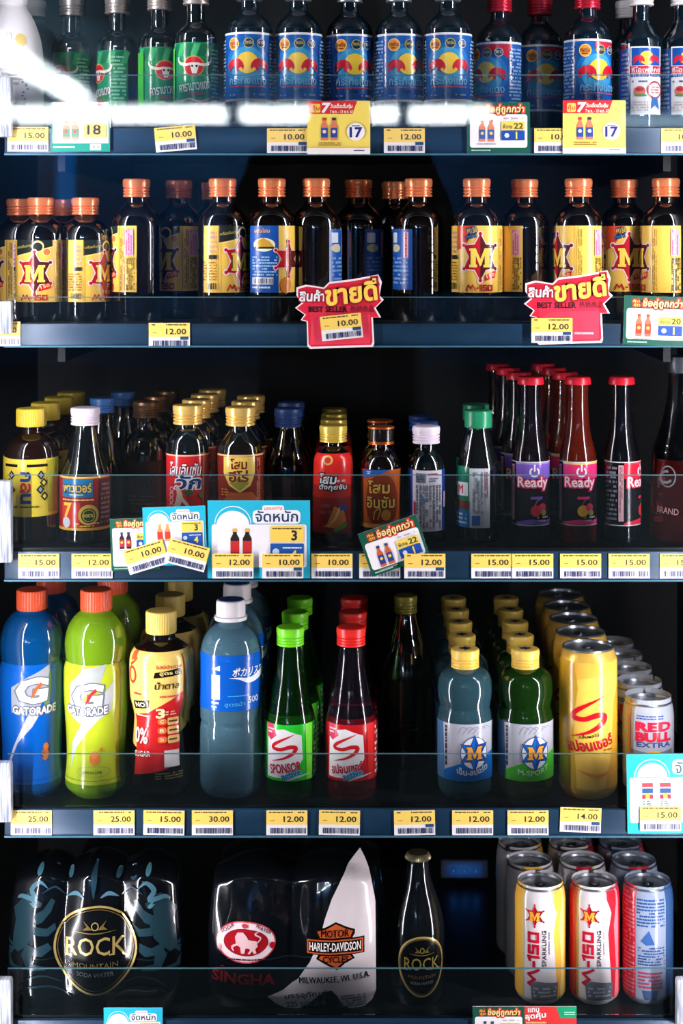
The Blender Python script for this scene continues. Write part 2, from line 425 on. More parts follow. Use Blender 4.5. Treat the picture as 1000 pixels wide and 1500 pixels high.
# shelves
RAIL = {1: (188, 225), 2: (474, 506), 3: (807, 848), 4: (1184, 1222), 5: (1492, 1532)}
GUARD = {1: 110, 2: 436, 3: 697, 4: 1106, 5: 1421}
WHICH = {1: 'topmost shelf, under the blue-labelled bottles', 2: 'second shelf, under the copper-capped yellow-labelled bottles', 3: 'third shelf, under the tea and ginseng bottles', 4: 'fourth shelf, under the sports drinks', 5: 'lowest shelf, under the soda packs and slim cans'}
for k in range(1, 6):
    r0, r1 = RAIL[k]; zs = Z(SURF[k], 0); sag = .0
    o = empty('cooler_shelf', (0, 0, zs), 'dark metal cooler shelf with price rail, ' + WHICH[k], 'shelf', 'shelves of the drinks cooler')
    def bx(n, x0, x1, y0, y1, z0, z1, m, bev=0.0): return box(n, x0, x1, y0, y1, z0-zs, z1-zs, m, o, bev)
    bx('shelf_board', XL, XR, .003, .52, zs-.016, zs, M_SHELF)
    bx('price_rail', XL, XR, -.004, .002, Z(r1, 0), Z(r0, 0), M_RAIL, .0008)
    bx('rail_lip', XL, XR, -.0052, .001, Z(r1+2.5, 0), Z(r1, 0), M_EDGE)
    g = bx('front_guard', XL+.002, XR-.002, .0025, .0045, zs+.0005, Z(GUARD[k], 0), M_GUARD)
    box('guard_edge', XL+.002, XR-.002, .0025, .0045, Z(GUARD[k], 0)-zs, Z(GUARD[k]-1.1, 0)-zs, M_GEDGE, g)
    for x0, x1 in ((XL-.020, XL+.010), (XR-.058, XR-.02))[:1]:
        bx('end_bracket', x0, x1, -.016, -.0045, Z(r0+14, 0), Z(GUARD[k]+4, 0), M_STEEL, .003)
    if k == 5: bx('end_bracket', XR-.052, XR-.018, -.016, -.0045, Z(r0+6, 0), Z(GUARD[k]+4, 0), M_STEEL, .003)
    for x in (XL+.05, XR-.05): bx('support_arm', x-.004, x+.004, .05, .56, zs-.045, zs-.016, M_SHELF)

# ------------------------------------------------------------------ the shop behind the camera (seen mirrored in the door)
M_SW = noisy((16, 84, 150), (26, 108, 172), 1.2, .7)
M_SC = noisy((60, 120, 150), (76, 140, 168), 1.0, .7)
box('wall_rear', -7, 7, -14.8, -14.6, .0, 2.75, M_SW, kind='structure')
box('ceiling_shop', -7, 7, -14.8, -2.6, 2.75, 2.85, M_SC, kind='structure')
box('floor_shop', -7, 7, -14.8, -.7, -.05, 0, noisy((9, 13, 20), (14, 19, 28), 3, .7), kind='structure')
M_TUBE = emit((.86, .95, 1.0), TUBE_POWER)
def tube(x0, y0, x1, y1, z, label, rad=.075, m=None):
    t = empty('tube_lamp', ((x0+x1)/2, (y0+y1)/2, z), label, 'lamp', 'ceiling tube lamps of the shop')
    L = math.hypot(x1-x0, y1-y0)/2; t.rotation_euler = (0, 0, math.atan2(y1-y0, x1-x0))
    bm = bmesh.new(); bmesh.ops.create_cone(bm, segments=16, radius1=rad, radius2=rad, depth=2*L-.06, cap_ends=True)
    bmesh.ops.rotate(bm, verts=bm.verts, matrix=Matrix.Rotation(PI/2, 3, 'Y')); link('tube', tomesh(bm, 'tube', m or M_TUBE), t)
    box('housing', -L, L, -.07, .07, .082, .14, mat((190, 196, 200), .5), t, .004)
    for s_ in (-1, 1):
        box('end_holder', s_*L-.02, s_*L+.02, -.05, .05, -.06, .082, mat((200, 204, 208), .5), t, .004)
        box('hanger', s_*L*.8-.006, s_*L*.8+.006, -.006, .006, .14, 2.75-z, mat((120, 126, 130), .5), t)
def mir(px, py, L): return (px-CX)/F*L, -.206-(L-1.494), EYE+(HY-py)/F*L      # where a thing stands that mirrors to this pixel
for a, b, q in ((-46, 332, 'glowing tube lamp mirrored as the long white bar at the left'), (346, 586, 'glowing tube lamp mirrored as the white bar at the head and neck'), (596, 722, 'glowing tube lamp mirrored as the short white bar right of the neck')):
    p, r = mir(a, 166, 15), mir(b, 166, 15); tube(p[0], p[1], r[0], r[1], p[2], q)
p, r = mir(905, 176, 14), mir(1060, 176, 14)
tube(p[0], p[1], r[0], r[1], p[2], 'dim bluish tube lamp mirrored behind the white-labelled bottles at the right end', .06, emit((.5, .75, 1.0), 4.0))
p, r = mir(-40, 48, 9.5), mir(112, 142, 13.6)
tube(p[0], p[1], r[0], r[1], (p[2]+r[2])/2, 'glowing tube lamp mirrored as the slanting white bar by the white bottle', .085)
def lit_sign(px, py, wd, h, L, col, power, label):
    x, y, z = mir(px, py, L); t = empty('lit_sign', (x, y, z), label, 'sign')
    k = L/F; box('panel', -wd*k/2, wd*k/2, -.02, .02, -h*k/2, h*k/2, emit(col, power), t)
    box('back_box', -wd*k/2-.01, wd*k/2+.01, -.08, -.02, -h*k/2-.01, h*k/2+.01, mat((30, 34, 40)), t, .004)
lit_sign(97, 262, 26, 80, 9, (.01, .17, .62), 4.5, 'tall blue lit panel mirrored above the copper caps at the left')
lit_sign(470, 8, 30, 18, 9, (.75, .92, 1), 12, 'small white lit panel mirrored above the head')

# the photographer, mirrored as a dark shape
def person():
    ex, ey = -.062, -2.0
    P = [(ex, ey, .92), (ex, ey+.01, 1.12), (ex, ey, 1.33), (ex, ey+.01, 1.44), (ex, ey+.02, 1.52), (ex, ey+.03, 1.60), (ex, ey+.02, 1.68)]
    Rr = [(.17, .12), (.155, .11), (.18, .115), (.09, .07), (.056, .056), (.074, .09), (.060, .075)]
    E = [(i, i+1) for i in range(6)]
    def add(p, r, frm):
        P.append(p); Rr.append(r); E.append((frm, len(P)-1)); return len(P)-1
    for s in (-1, 1):
        a = add((ex+s*.15, ey, 1.40), (.065, .06), 2); a = add((ex+s*.225, ey-.01, 1.17), (.046, .046), a); a = add((ex+s*.11+.03, ey+.16, 1.19), (.034, .034), a)
        wr = add((s*.062, ey+.205, 1.235), (.026, .03), a)
        for i, (dz, ln) in enumerate(((.03, .05), (.012, .056), (-.006, .052), (-.022, .042))):
            b = add((s*.055, ey+.228, 1.25+dz-.01), (.009, .009), wr); c = add((s*.045, ey+.25, 1.25+dz-.01), (.008, .008), b); add((s*.022, ey+.252, 1.25+dz-.012), (.007, .007), c)
        t = add((s*.045, ey+.19, 1.262), (.010, .010), wr); add((s*.022, ey+.192, 1.262), (.009, .009), t)
        h = add((ex+s*.09, ey, .86), (.10, .10), 0); h = add((ex+s*.10, ey+.02, .50), (.065, .07), h); h = add((ex+s*.10, ey, .10), (.045, .048), h); add((ex+s*.11, ey+.15, .03), (.042, .03), h)
    me = bpy.data.meshes.new('person'); me.from_pydata(P, E, []); o = link('person', me)
    m = o.modifiers.new('skin', 'SKIN'); m.use_smooth_shade = True
    for v, r in zip(me.skin_vertices[0].data, Rr): v.radius = r
    me.skin_vertices[0].data[0].use_root = True
    sb = o.modifiers.new('sub', 'SUBSURF'); sb.levels = 1; sb.render_levels = 1
    dg = bpy.context.evaluated_depsgraph_get(); nm = bpy.data.meshes.new_from_object(o.evaluated_get(dg))
    o.modifiers.clear(); o.data = nm; nm.name = 'person'; nm.materials.clear(); nm.materials.append(mat((22, 22, 26), .8))
    for p in nm.polygons: p.material_index = 0; p.use_smooth = True
    setp(o, 'person in dark clothes holding a camera, mirrored as a dark shape in the glass', 'person')
    bm = bmesh.new(); bmesh.ops.create_uvsphere(bm, u_segments=24, v_segments=16, radius=1)
    for v in bm.verts:
        v.co = Vector((v.co.x*.086, v.co.y*.104-.012, v.co.z*.10+.02)); 
        if v.co.y > .045 and v.co.z < .05: v.co.y = .045
    link('hair', tomesh(bm, 'hair', mat((14, 12, 12), .7)), o, (ex, ey+.02, 1.66))
    c = empty('photo_camera', (0, -1.765, EYE-.04), 'black camera held at chest height by the mirrored person', 'camera')
    box('body', -.05, .05, -.03, .012, 0, .075, mat((16, 16, 18), .5), c, .005)
    bm = lathe([(.028, 0), (.028, .02), (.026, .021), (.026, .04)], 32); bmesh.ops.rotate(bm, verts=bm.verts, matrix=Matrix.Rotation(-PI/2, 3, 'X'))
    link('lens', tomesh(bm, 'lens', mat((12, 12, 14), .3)), c, (0, .0125, .04))
person()
# ================================================================== row 2: copper-capped bottles
COPPER = mat((240, 142, 94), .25, .4)
M_LY = mat((240, 196, 84), .3); M_LB = mat((18, 78, 160), .3)
DKR, DKB = (190, 24, 34), (84, 30, 24)
def m150(kind='old', blue=False):
    """full wrap: emblem at 0, side panels either side; y 330..429, body radius 37 px"""
    a = Art(); y0, y1 = 331, 429
    if kind == 'blue':
        a.rect(-34, y0, 30, y1, M_LB); a.rect(13, y0, 100, y1, M_LY)
        a.ell(-9, 359, 17, 10, (228, 220, 190)); a.poly([(-24, 362), (-17, 352), (-9, 349), (0, 354), (6, 362)], (190, 150, 50)); a.rect(-24, 362, 6, 365, (30, 60, 34))
        a.text('ผสมโสม', -12, 338, 24, 6, (240, 170, 60), .02); a.fine(-28, 375, 11, 405, 7, (150, 190, 225), 4); a.rect(-28, 407, 5, 417, WHITE); a.bars(-26, 408, 4, 416, NAVY, 3)
        a.fine(-28, 419, 5, 424, 1, (200, 220, 240), 3); star6(a, 29, 380, 22, 26, DKR, DKB, (236, 190, 190), 1.6); a.ell(24, 418, 9, 12, (236, 140, 50)); return a
    # yellow field with the emblem
    a.rect(-58, y0, 58 if kind == 'old' else 75, y1, M_LY)
    if kind == 'old':
        a.poly([(-34, y0), (27, y0), (27, 341), (8, 346), (-14, 352), (-34, 356)], (34, 42, 36)); a.line([(-34, 357), (-12, 353), (10, 347), (27, 342)], 1.4, (252, 226, 130))
        a.text('เครื่องดื่มบำรุงกำลัง', -12, 341, 40, 6, (210, 190, 90), 0, -8)
        a.ell(5, 341, 9, 9, (245, 222, 150)); a.ell(5, 342, 7, 7, (38, 44, 34)); a.ell(18, 350, 6.5, 6.5, (245, 222, 150)); a.ell(18, 350, 5, 5, (206, 120, 60))
        cy, k = 383, 1.0
    else:
        a.poly([(-37, y0), (-10, y0), (-12, 345), (-24, 362), (-37, 368)], (226, 74, 36)); a.text('M150', -12, 338, 14, 8, (250, 205, 70), .03, -12, out=(30, 50, 90), ow=1.4); a.text('สูตรใหม่', -14, 347, 15, 7, (70, 130, 200), .02, -12, out=(30, 40, 70), ow=1)
        cy, k = 377, 1.04
    star6(a, 0, cy, 25*k, 33*k, DKR, DKB, (244, 214, 214), 2.2, .62)
    letter_M(a, 0, cy+1, 31*k, 27*k, (250, 212, 90), (90, 30, 20), .9)
    a.poly([(8, 403), (25, 397), (23, 407), (6, 412)], RED); a.text('150', 15.5, 404, 13, 5, (250, 220, 150), .03, -16)
    word_m150(a, -1, 422, 40, 8, (190, 30, 36), 0, .24)
    # side panels
    a.line([(31, y0+1), (31, y1-1)], .7, (150, 110, 40), smooth=False); a.line([(-33, y0+1), (-33, y1-1)], .7, (150, 110, 40), smooth=False)
    e = 0 if kind == 'old' else 18
    a.rect(41+e, 336, 53+e, 375, (226, 170, 200)); a.fine(42+e, 337, 52+e, 374, 3, (190, 90, 130), 5, .9, True); a.fine(33, 336, 40, 426, 3, (150, 110, 40), 6, .8, True)
    a.fine(42+e, 378, 56+e, 426, 5, (90, 74, 30), 7, .8, True)
    a.fine(-48, 338, -36, 372, 5, (190, 150, 150), 8); a.rect(-48, 374, -36, 380, (40, 40, 36)); a.fine(-56, 383, -36, 412, 7, (150, 110, 40), 9); a.bars(-52, 415, -36, 424, (40, 40, 40), 4)
    return a
B_E = [(35, 470), (36.5, 462), (37, 450), (37, 420), (37, 380), (37, 340), (36, 326), (32, 315), (24, 306), (17, 299), (15.5, 293), (15, 286)]
def energy(art, label, cx, yc, rot, group='copper capped energy drink bottles', y_shift=0):
    o = bottle('energy_drink_bottle', label, 'bottle', 2, cx, yc, B_E, GLASS_DARK, metal_cap(20, 289, 262), COPPER, [('label', art, 0)], group); o.rotation_euler.z = R_(rot); return o
A_OLD, A_NEW, A_BLUE = m150('old'), m150('new'), m150('blue')
p = energy(A_NEW, 'copper-capped dark bottle, red star M centred, right of the dark silhouette', 698, .048, 4)
def ec(src, cx, yc, rot, label):
    return dup(src, (X(cx, yc), yc, src.location.z), R_(rot), label)
SIDE = -75
ec(p, 768, .066, -124, 'copper-capped dark bottle turned to its yellow side panel, beside the red star M')
ec(p, 847, .050, -60, 'copper-capped bottle behind the right best seller sign, half a brown star showing')
ec(p, 914, .080, 2, 'copper-capped bottle with a dimmer red star M, tight against the rightmost one')
ec(p, 975, .044, -90, 'rightmost copper-capped bottle, turned to its yellow text panel')
p = energy(A_OLD, 'copper-capped bottle showing half a red star, left of the blue back label', 326, .048, 48)
ec(p, 314, .166, 60, 'copper-capped bottle mostly hidden behind the one showing half a red star')
ec(p, 200, .060, -80, 'copper-capped dark bottle showing only a narrow yellow side panel')
ec(p, 262, .106, -32, 'dim copper-capped bottle further back, right of the narrow yellow panel')
p = energy(A_BLUE, 'copper-capped bottle with a blue back label over a yellow edge', 403, .048, -1)
p.location.x = X(398, .048)
st = Art(); st.rect(-34, 336, 12, 425, M_LB); st.rect(-30, 341, -16, 356, (200, 206, 216)); st.ell(-20, 364, 11, 6, (190, 186, 150)); st.rect(-2, 340, 6, 378, (214, 180, 200)); st.fine(-1, 341, 5, 377, 1, (200, 60, 80), 3, .9, True); st.fine(-30, 376, 6, 418, 7, (120, 160, 210), 4)
p = energy(st, 'dark bottle with a thin blue strip, just right of the blue back label', 463, .058, 84)
ec(p, 525, .094, 66, 'dark bottle with a blue strip, above the left best seller sign')
ec(p, 578, .156, 170, 'very dim copper-capped bottle furthest back beside the lone blue strip')
ec(p, 613, .060, -34, 'dark bottle with one narrow blue strip at its left, inside the dark silhouette')
# the four shorter bottles at the left end
B_S = [(34, 470), (36, 463), (36.5, 450), (36.5, 400), (36.5, 352), (35, 340), (29, 329), (20, 322), (15.5, 317), (15, 310)]
def shorten(a0):
    a = Art(); a.n = a0.n
    for v, f, m, l in a0.L: a.L.append(([(x*.98, 443+(y-429)*.93) for x, y in v], f, m, l))
    return a
q = bottle('energy_drink_bottle', 'short copper-capped bottle at the left end, red star M facing out', 'bottle', 2, 60, .048, B_S, GLASS_DARK, metal_cap(20, 315, 290), COPPER, [('label', shorten(A_OLD), -3)], 'short copper capped energy drink bottles')
dup(q, (X(25, .085), .100, q.location.z), R_(-62), 'leftmost short copper-capped bottle, behind the star M one')
dup(q, (X(125, .052), .052, q.location.z), R_(60), 'short copper-capped bottle turned right, half a star at its edge')
dup(q, (X(97, .13), .132, q.location.z), R_(150), 'dim short bottle wedged behind the two star-labelled bottles at the left end')

# ================================================================== row 1: top shelf
SILVER = mat((180, 186, 196), .3, .8); DRED = mat((190, 34, 60), .32, .5); WCAP = mat((232, 230, 232), .35)
def rb_label(red=False):
    a = Art(); y0, y1 = 47, 148
    a.rect(-62, y0, 62, y1, (24, 92, 178)); a.ell(0, 95, 34, 34, (30, 120, 200)); a.ell(0, 95, 27, 27, (60, 160, 215))
    a.rect(-62, y0, 62, y0+3.2, (226, 232, 236)); a.rect(-62, y1-3.2, 62, y1, (226, 232, 236))
    if red: a.poly([(-6, y0+4), (40, y0+4), (36, 72), (14, 60), (-6, 66)], (190, 36, 60))
    a.ell(-20, 64, 9, 9.5, (242, 150, 50)); a.ring(-20, 64, 9, 9.5, 1.3, (250, 220, 120)); a.text('ทอรีน', -20, 63, 13, 6, (90, 30, 20), .03); a.fine(-26, 67, -14, 70, 1, (110, 40, 20), 2)
    a.ell(3, 63, 7.5, 7.5, (18, 50, 78)); a.ring(3, 63, 7.5, 7.5, 1, (190, 180, 90)); a.text('วิตามิน', 3, 62, 11, 4.5, (210, 200, 110), .02)
    a.ell(21, 63, 6.5, 6.5, (18, 50, 78)); a.ring(21, 63, 6.5, 6.5, 1, (190, 200, 210)); a.text('บี12', 21, 62, 8, 4.5, (220, 226, 230), .02)
    two_bulls(a, 1, 92, 62, (250, 210, 70), (214, 28, 54))
    a.text('กระทิงแดง', 1, 118, 56, 11, (130, 200, 235), .03); a.fine(-26, 125, 29, 129, 1, (220, 70, 90), 3, .95)
    a.fine(-27, 137, -12, 141, 1, (170, 200, 225), 4); a.fine(10, 136, 27, 141, 1, (170, 200, 225), 5); a.rect(-8, 131, 5, 135, (18, 60, 120))
    a.fine(36, 56, 58, 140, 16, (150, 190, 225), 6); a.fine(-58, 56, -36, 140, 16, (150, 190, 225), 7); return a
B_R = [(33, 186), (34.5, 178), (34.5, 150), (34.5, 100), (34.5, 50), (34, 44), (31, 36), (23, 26), (15, 18), (13, 10), (12.5, 0)]
CLEARNECK = coated(mat((10, 26, 38), .03, 0, .9))
p = bottle('energy_drink_bottle', 'first blue two-bull bottle from the left, beside the green label', 'bottle', 1, 365, .044, B_R, CLEARNECK, metal_cap(19, 2, -26), SILVER, [('label', rb_label(), -2)], 'blue labelled bottles on the top shelf')
for cx, yc, rot, t in ((437, .048, 2, 'second blue two-bull bottle from the left on the top shelf'), (512, .060, 14, 'third blue two-bull bottle from the left, above the yellow 17 sign'), (584, .056, 22, 'fourth blue two-bull bottle, its badge shifted right, above the 12.00 tag'), (656, .048, 0, 'fifth blue two-bull bottle, under a white cap edge, next to the red-capped ones')):
    dup(p, (X(cx, yc), yc, p.location.z), R_(rot), t)
B_RR = [(h, y+10) for h, y in B_R]
def shift(a0, dy, k=1.0):
    a = Art(); a.n = a0.n; a.L = [([(x*k, y+dy) for x, y in v], f, m, l) for v, f, m, l in a0.L]; return a
p = bottle('energy_drink_bottle', 'red-capped blue bottle with a red corner, above the right yellow 17 sign', 'bottle', 1, 860, .050, B_RR[:1]+B_RR[2:], CLEARNECK, metal_cap(19, 14, -14), DRED, [('label', shift(rb_label(True), 10), 0)], 'red capped bottles on the top shelf')
p.rotation_euler.z = R_(20)
dup(p, (X(790, .10), .10, p.location.z), R_(8), 'red-capped blue bottle in the middle of three, set further back')
dup(p, (X(731, .075), .075, p.location.z), R_(-40), 'red-capped blue bottle turned to its text side, beside the white-capped one')
# green bull's-head bottles
def green_label():
    a = Art(); y0, y1 = 62, 160; g = (22, 150, 92)
    a.rect(-52, y0, 50, y1, g)
    for i in range(-5, 5): a.poly([(i*11, y0+2), (i*11+9, y0+2), (i*11+3, y0+20), (i*11-6, y0+20)], (16, 116, 74) if i % 2 else (60, 178, 110))
    a.ell(-1, 97, 15, 15, (208, 34, 48)); a.ring(-1, 97, 15, 15, 1.2, (240, 170, 70))
    a.poly([(-7, 92), (7, 92), (5, 101), (3, 108), (-3, 108), (-5, 101)], (236, 230, 220)); a.ell(-3, 97, 1.6, 1.8, (40, 20, 20)); a.ell(3, 97, 1.6, 1.8, (40, 20, 20))
    for s in (-1, 1): a.line([(s*5, 94), (s*14, 95), (s*22, 92), (s*25, 86), (s*23, 83)], [3, 4.5, 3.6, 2, .6], (240, 236, 226)); 
    a.text('คาราบาวแดง', 0, 127, 46, 11, (240, 244, 240), .02, -8); a.text('CARABAO', 2, 137, 24, 4, RED, .03); a.line([(-20, 148), (-6, 145), (6, 149), (22, 144)], [1, 2, 1.6, 1], (236, 230, 150)); a.ell(10, 153, 10, 3, (240, 200, 200))
    a.fine(24, 70, 46, 150, 14, (140, 210, 170), 3); a.rect(-50, 70, -34, 150, (70, 190, 60)); return a
B_G = [(29.5, 186), (30.5, 180), (30.5, 150), (30.5, 70), (30.5, 58), (29, 50), (23, 43), (16, 37), (14, 31), (13.5, 8)]
p = bottle('energy_drink_bottle', 'bright green bottle with a red bull-skull disc, beside the blue bottles', 'bottle', 1, 287, .046, B_G, GLASS_DARK2, metal_cap(19, 8, -20), mat((200, 190, 186), .35, .7), [('label', green_label(), 2)], 'green labelled bottles on the top shelf')
for cx, yc, rot, t in ((234, .088, 22, 'green bottle half behind the bright green one, bull disc to its right'), (172, .118, -55, 'dim green bottle turned to its text panel, third from the bright green one'), (105, .135, -22, 'teal-looking green bottle furthest back, beside the white bottle')):
    dup(p, (X(cx, yc), yc, p.location.z), R_(rot), t)
# white bottle
a = Art(); a.fine(-30, 56, 4, 62, 1, (176, 170, 172), 2); a.text('คอลลา', -12, 52, 40, 9, (190, 186, 190)); a.ell(22, 58, 9, 10, (236, 206, 120)); a.fine(-34, 84, 30, 126, 6, (186, 182, 186), 5); a.fine(-32, 148, 28, 156, 1, (90, 90, 110), 6)
for i in range(14): a.ell(26+random.Random(i).uniform(-6, 8), 100+i*5, 1.6, 1.3, (130, 134, 160))
bottle('drink_bottle', 'white plastic bottle cut by the frame edge, under a slanting white reflection', 'bottle', 1, 19, .050, [(42, 186), (44, 176), (44, 120), (43.5, 84), (40, 58), (32, 34), (24, 18), (20, 12), (18.5, 6)], mat((240, 238, 242), .4), plain_cap(21, 8, -18), WCAP, [('label', a, 0)])
bottle('drink_bottle', 'white-capped bottle hidden behind the white plastic bottle', 'bottle', 1, 50, .15, [(34, 186), (35, 176), (35, 80), (30, 52), (18, 38), (15, 30)], mat((120, 150, 170), .4), metal_cap(17, 26, 2), WCAP)
# square-label red bull bottles at the right end
def theo():
    a = Art(); a.rect(-52, 70, -22, 168, (30, 90, 170)); a.fine(-40, 76, -24, 160, 13, (170, 200, 230), 2)
    a.rect(-21, 68, 27, 168, WHITE); a.rect(-19, 70, 25, 96, (24, 80, 165)); two_bulls(a, 3, 85, 40, (250, 205, 70), (214, 34, 50))
    a.rect(-21, 97, 27, 107, (205, 36, 60)); a.text('ธีโอเพล็กซ์', 3, 102, 44, 8, WHITE, .03); a.rect(-21, 108, 27, 113, (24, 60, 140)); a.text('THEOPLEX-L', 3, 110.5, 42, 3.6, WHITE, .03)
    a.fine(-18, 117, 4, 122, 1, (90, 90, 110), 5); a.ell(-7, 134, 8, 8, (226, 110, 90)); a.ell(-7, 131, 6, 3, (180, 40, 40)); a.ell(-6, 140, 9, 2, (90, 150, 80))
    a.ell(15, 132, 12, 13, (176, 60, 64)); a.ell(15, 132, 9.5, 10.5, (244, 232, 226)); a.fine(8, 126, 22, 138, 3, (190, 120, 120), 6); a.poly([(11, 143), (19, 143), (22, 160), (15, 154), (9, 160)], (70, 120, 200))
    a.fine(-18, 148, 6, 164, 4, (200, 190, 180), 8); return a
B_T = [(31, 186), (32, 180), (32, 150), (32, 100), (32, 68), (29, 56), (18, 40), (13, 30), (12, 8)]
p = bottle('energy_drink_bottle', 'white-capped bottle with a white and blue bull label, second from the right end', 'bottle', 1, 939, .046, B_T, CLEARNECK, metal_cap(18, 9, -18), WCAP, [('label', theo(), -1)], 'white labelled bottles at the right end of the top shelf')
dup(p, (X(1000, .046), .046, p.location.z), R_(-4), 'white-capped bottle cut off by the right frame edge on the top shelf')
dup(p, (X(920, .14), .15, p.location.z), R_(70), 'dim silver-capped bottle behind the two white-labelled ones')

# ================================================================== row 3
GOLD = mat((236, 196, 108), .25, .42); WHCAP = mat((226, 214, 228), .35)
# yellow tea
a = Art(); a.poly([(-60, 670), (-30, 673), (0, 674), (60, 673), (60, 757), (0, 758), (-60, 756)], (238, 214, 70)); a.rect(-37, 681, 33, 685, (24, 22, 20)); a.rect(-12, 680, 2, 686, (238, 214, 70))
for i, (g, c, y) in enumerate((('ก', (24, 60, 150), 699), ('ล', (214, 40, 50), 715), ('น', (24, 60, 150), 731))): a.text(g, 0, y, 13, 14, c, .05, 90)
for s in (-1, 1):
    for j, (dx, dy) in enumerate(((22, 697), (26, 708), (21, 718), (27, 728))): 
        a.poly([(s*(dx-6), dy), (s*dx, dy-7), (s*(dx+6), dy), (s*dx, dy+7)], (30, 32, 34)); a.poly([(s*(dx-3), dy), (s*dx, dy-4), (s*(dx+3), dy), (s*dx, dy+4)], (238, 214, 70) if j % 2 else (150, 160, 170))
a.fine(-26, 741, 26, 745, 1, (70, 60, 30), 3); a.rect(32, 676, 50, 752, (188, 186, 40))
TEA = liquid((34, 12, 5), .35, (120, 50, 16))
p = bottle('tea_bottle', 'yellow-capped dark tea bottle with a yellow label, at the left end', 'bottle', 3, 46, .046, [(36, 796), (39, 788), (40, 770), (40, 758), (40, 720), (40, 672), (39, 660), (33, 646), (20, 637), (16, 632), (15.5, 622)], TEA, plain_cap(22, 624, 598), mat((236, 206, 60), .4), [('label', a, 0)], 'yellow capped tea bottles', ridge=.0004)
for k in (1, 2, 3): back(p, k, .061, .003, '%s yellow-capped tea bottle back, in the column behind the leftmost one' % ORD[k])
# white cap, cone shoulder
a = Art(); a.rect(-52, 699, 50, 778, (150, 34, 30)); a.rect(-52, 699, 50, 702, (216, 170, 80)); a.rect(-52, 774, 50, 778, (216, 160, 60)); a.rect(-33, 703, 16, 729, (24, 110, 160))
a.text('พาวเวอร์', -8, 715, 44, 13, (214, 184, 90), .05, out=(20, 50, 70), ow=1); a.fine(-24, 724, 8, 727, 1, (190, 210, 190), 2); a.fine(-32, 731, 18, 735, 1, (240, 190, 120), 3, .95)
a.rect(-33, 737, -2, 773, (204, 52, 38)); a.text('7', -22, 748, 12, 20, (240, 190, 70), .06); a.ell(10, 755, 15, 15, (206, 170, 70)); a.ell(10, 756, 11, 11, (40, 66, 30)); a.ring(10, 756, 9, 9, 1, (200, 180, 80)); a.text('100%', 10, 756, 14, 5, (226, 200, 90), .03)
a.ell(-24, 766, 7, 8, (200, 200, 206)); a.fine(-8, 766, 30, 773, 2, (230, 190, 90), 5); a.rect(26, 704, 48, 772, (84, 44, 44)); a.fine(28, 708, 46, 770, 9, (150, 110, 110), 8)
p = bottle('tonic_bottle', 'white-capped bottle with a long cone neck and red and blue label', 'bottle', 3, 125, .046, [(35, 796), (37, 788), (37, 776), (37, 740), (37, 699), (34, 688), (28, 672), (22, 650), (18, 632), (16.5, 620)], GLASS_DARK2, metal_cap(21, 622, 597), WHCAP, [('label', a, 2)])
q = bottle('tonic_bottle', 'blue-capped dark bottle behind the white-capped cone-neck one', 'bottle', 3, 150, .125, [(34, 790), (36, 780), (36, 740), (36, 690), (33, 672), (23, 640), (17, 622), (16, 606)], GLASS_DARK2, metal_cap(18, 604, 583), mat((52, 104, 170), .4), (), 'blue capped dark bottles')
back(q, 1, .075, .012, 'dimmer blue-capped bottle, two places behind the white-capped cone-neck one')
# dark back bottle with a brown label
a = Art(); a.rect(-45, 676, 45, 760, (62, 44, 34)); a.text('โสม', 0, 705, 26, 18, (44, 30, 30), .03); a.fine(-24, 725, 26, 752, 5, (80, 70, 50), 3)
q = bottle('tonic_bottle', 'dim bronze-capped bottle with a brown label, set back above the tilted tags', 'bottle', 3, 214, .125, [(33, 790), (35, 780), (35, 740), (35, 672), (34, 656), (28, 640), (18, 630), (15, 620), (15, 610)], GLASS_DARK, metal_cap(19, 611, 588), mat((150, 112, 80), .3, .7), [('label', a, 0)], 'bronze capped bottles further back')
for k in (1, 2): back(q, k, .065, .004, '%s bronze-capped bottle back, in the dim column above the tilted tags' % ORD[k])
# red ginseng
a = Art(); a.rect(-52, 667, 52, 780, (206, 34, 40)); a.rect(-52, 667, 52, 669, (236, 190, 150)); a.text('โสมอินซัม', -1, 688, 50, 20, WHITE, .03, 0, .15, out=(120, 14, 20), ow=1.2); a.ell(2, 697, 7, 2.4, WHITE); a.text('วัก', 5, 707, 36, 19, (24, 52, 110), .05, 0, .2, out=WHITE, ow=2.2)
for i in range(4): a.ell(-22, 718+i*8, 4.2, 4.2, (226, 160, 160)); a.ell(-22, 718+i*8, 2.4, 2.4, (206, 34, 40))
a.line([(-12, 712), (-8, 728), (-14, 748), (-18, 766)], [3, 9, 8, 3], (240, 210, 190)); a.line([(-8, 728), (4, 742), (8, 760)], [6, 4, 1], (240, 214, 196)); a.ell(5, 722, 6, 5, (70, 92, 50)); a.ell(12, 734, 7, 7, (190, 40, 30)); a.ell(26, 726, 7, 5, (74, 110, 60)); a.rect(25, 670, 34, 778, (150, 70, 50))
p = bottle('ginseng_bottle', 'gold-capped bottle with a red label, behind the smaller cyan sign', 'bottle', 3, 275, .046, [(29, 796), (31, 788), (31, 770), (31, 720), (31, 667), (30, 655), (27, 642), (20, 632), (15.5, 626), (15, 618)], GLASS_DARK2, metal_cap(21.5, 621, 593), GOLD, [('label', a, 0)], 'gold capped ginseng bottles')
for k in (1, 2, 3): back(p, k, .060, .003, '%s gold-capped bottle back, in the column behind the red label' % ORD[k])
a = Art(); a.rect(-52, 667, 52, 780, (122, 34, 22)); a.rect(-52, 667, 52, 669.5, (230, 180, 110)); a.poly([(-24, 670), (25, 670), (25, 694), (18, 712), (2, 722), (-14, 712), (-24, 694)], (232, 200, 90)); a.poly([(-14, 708), (0, 700), (16, 708), (2, 720)], (150, 150, 50))
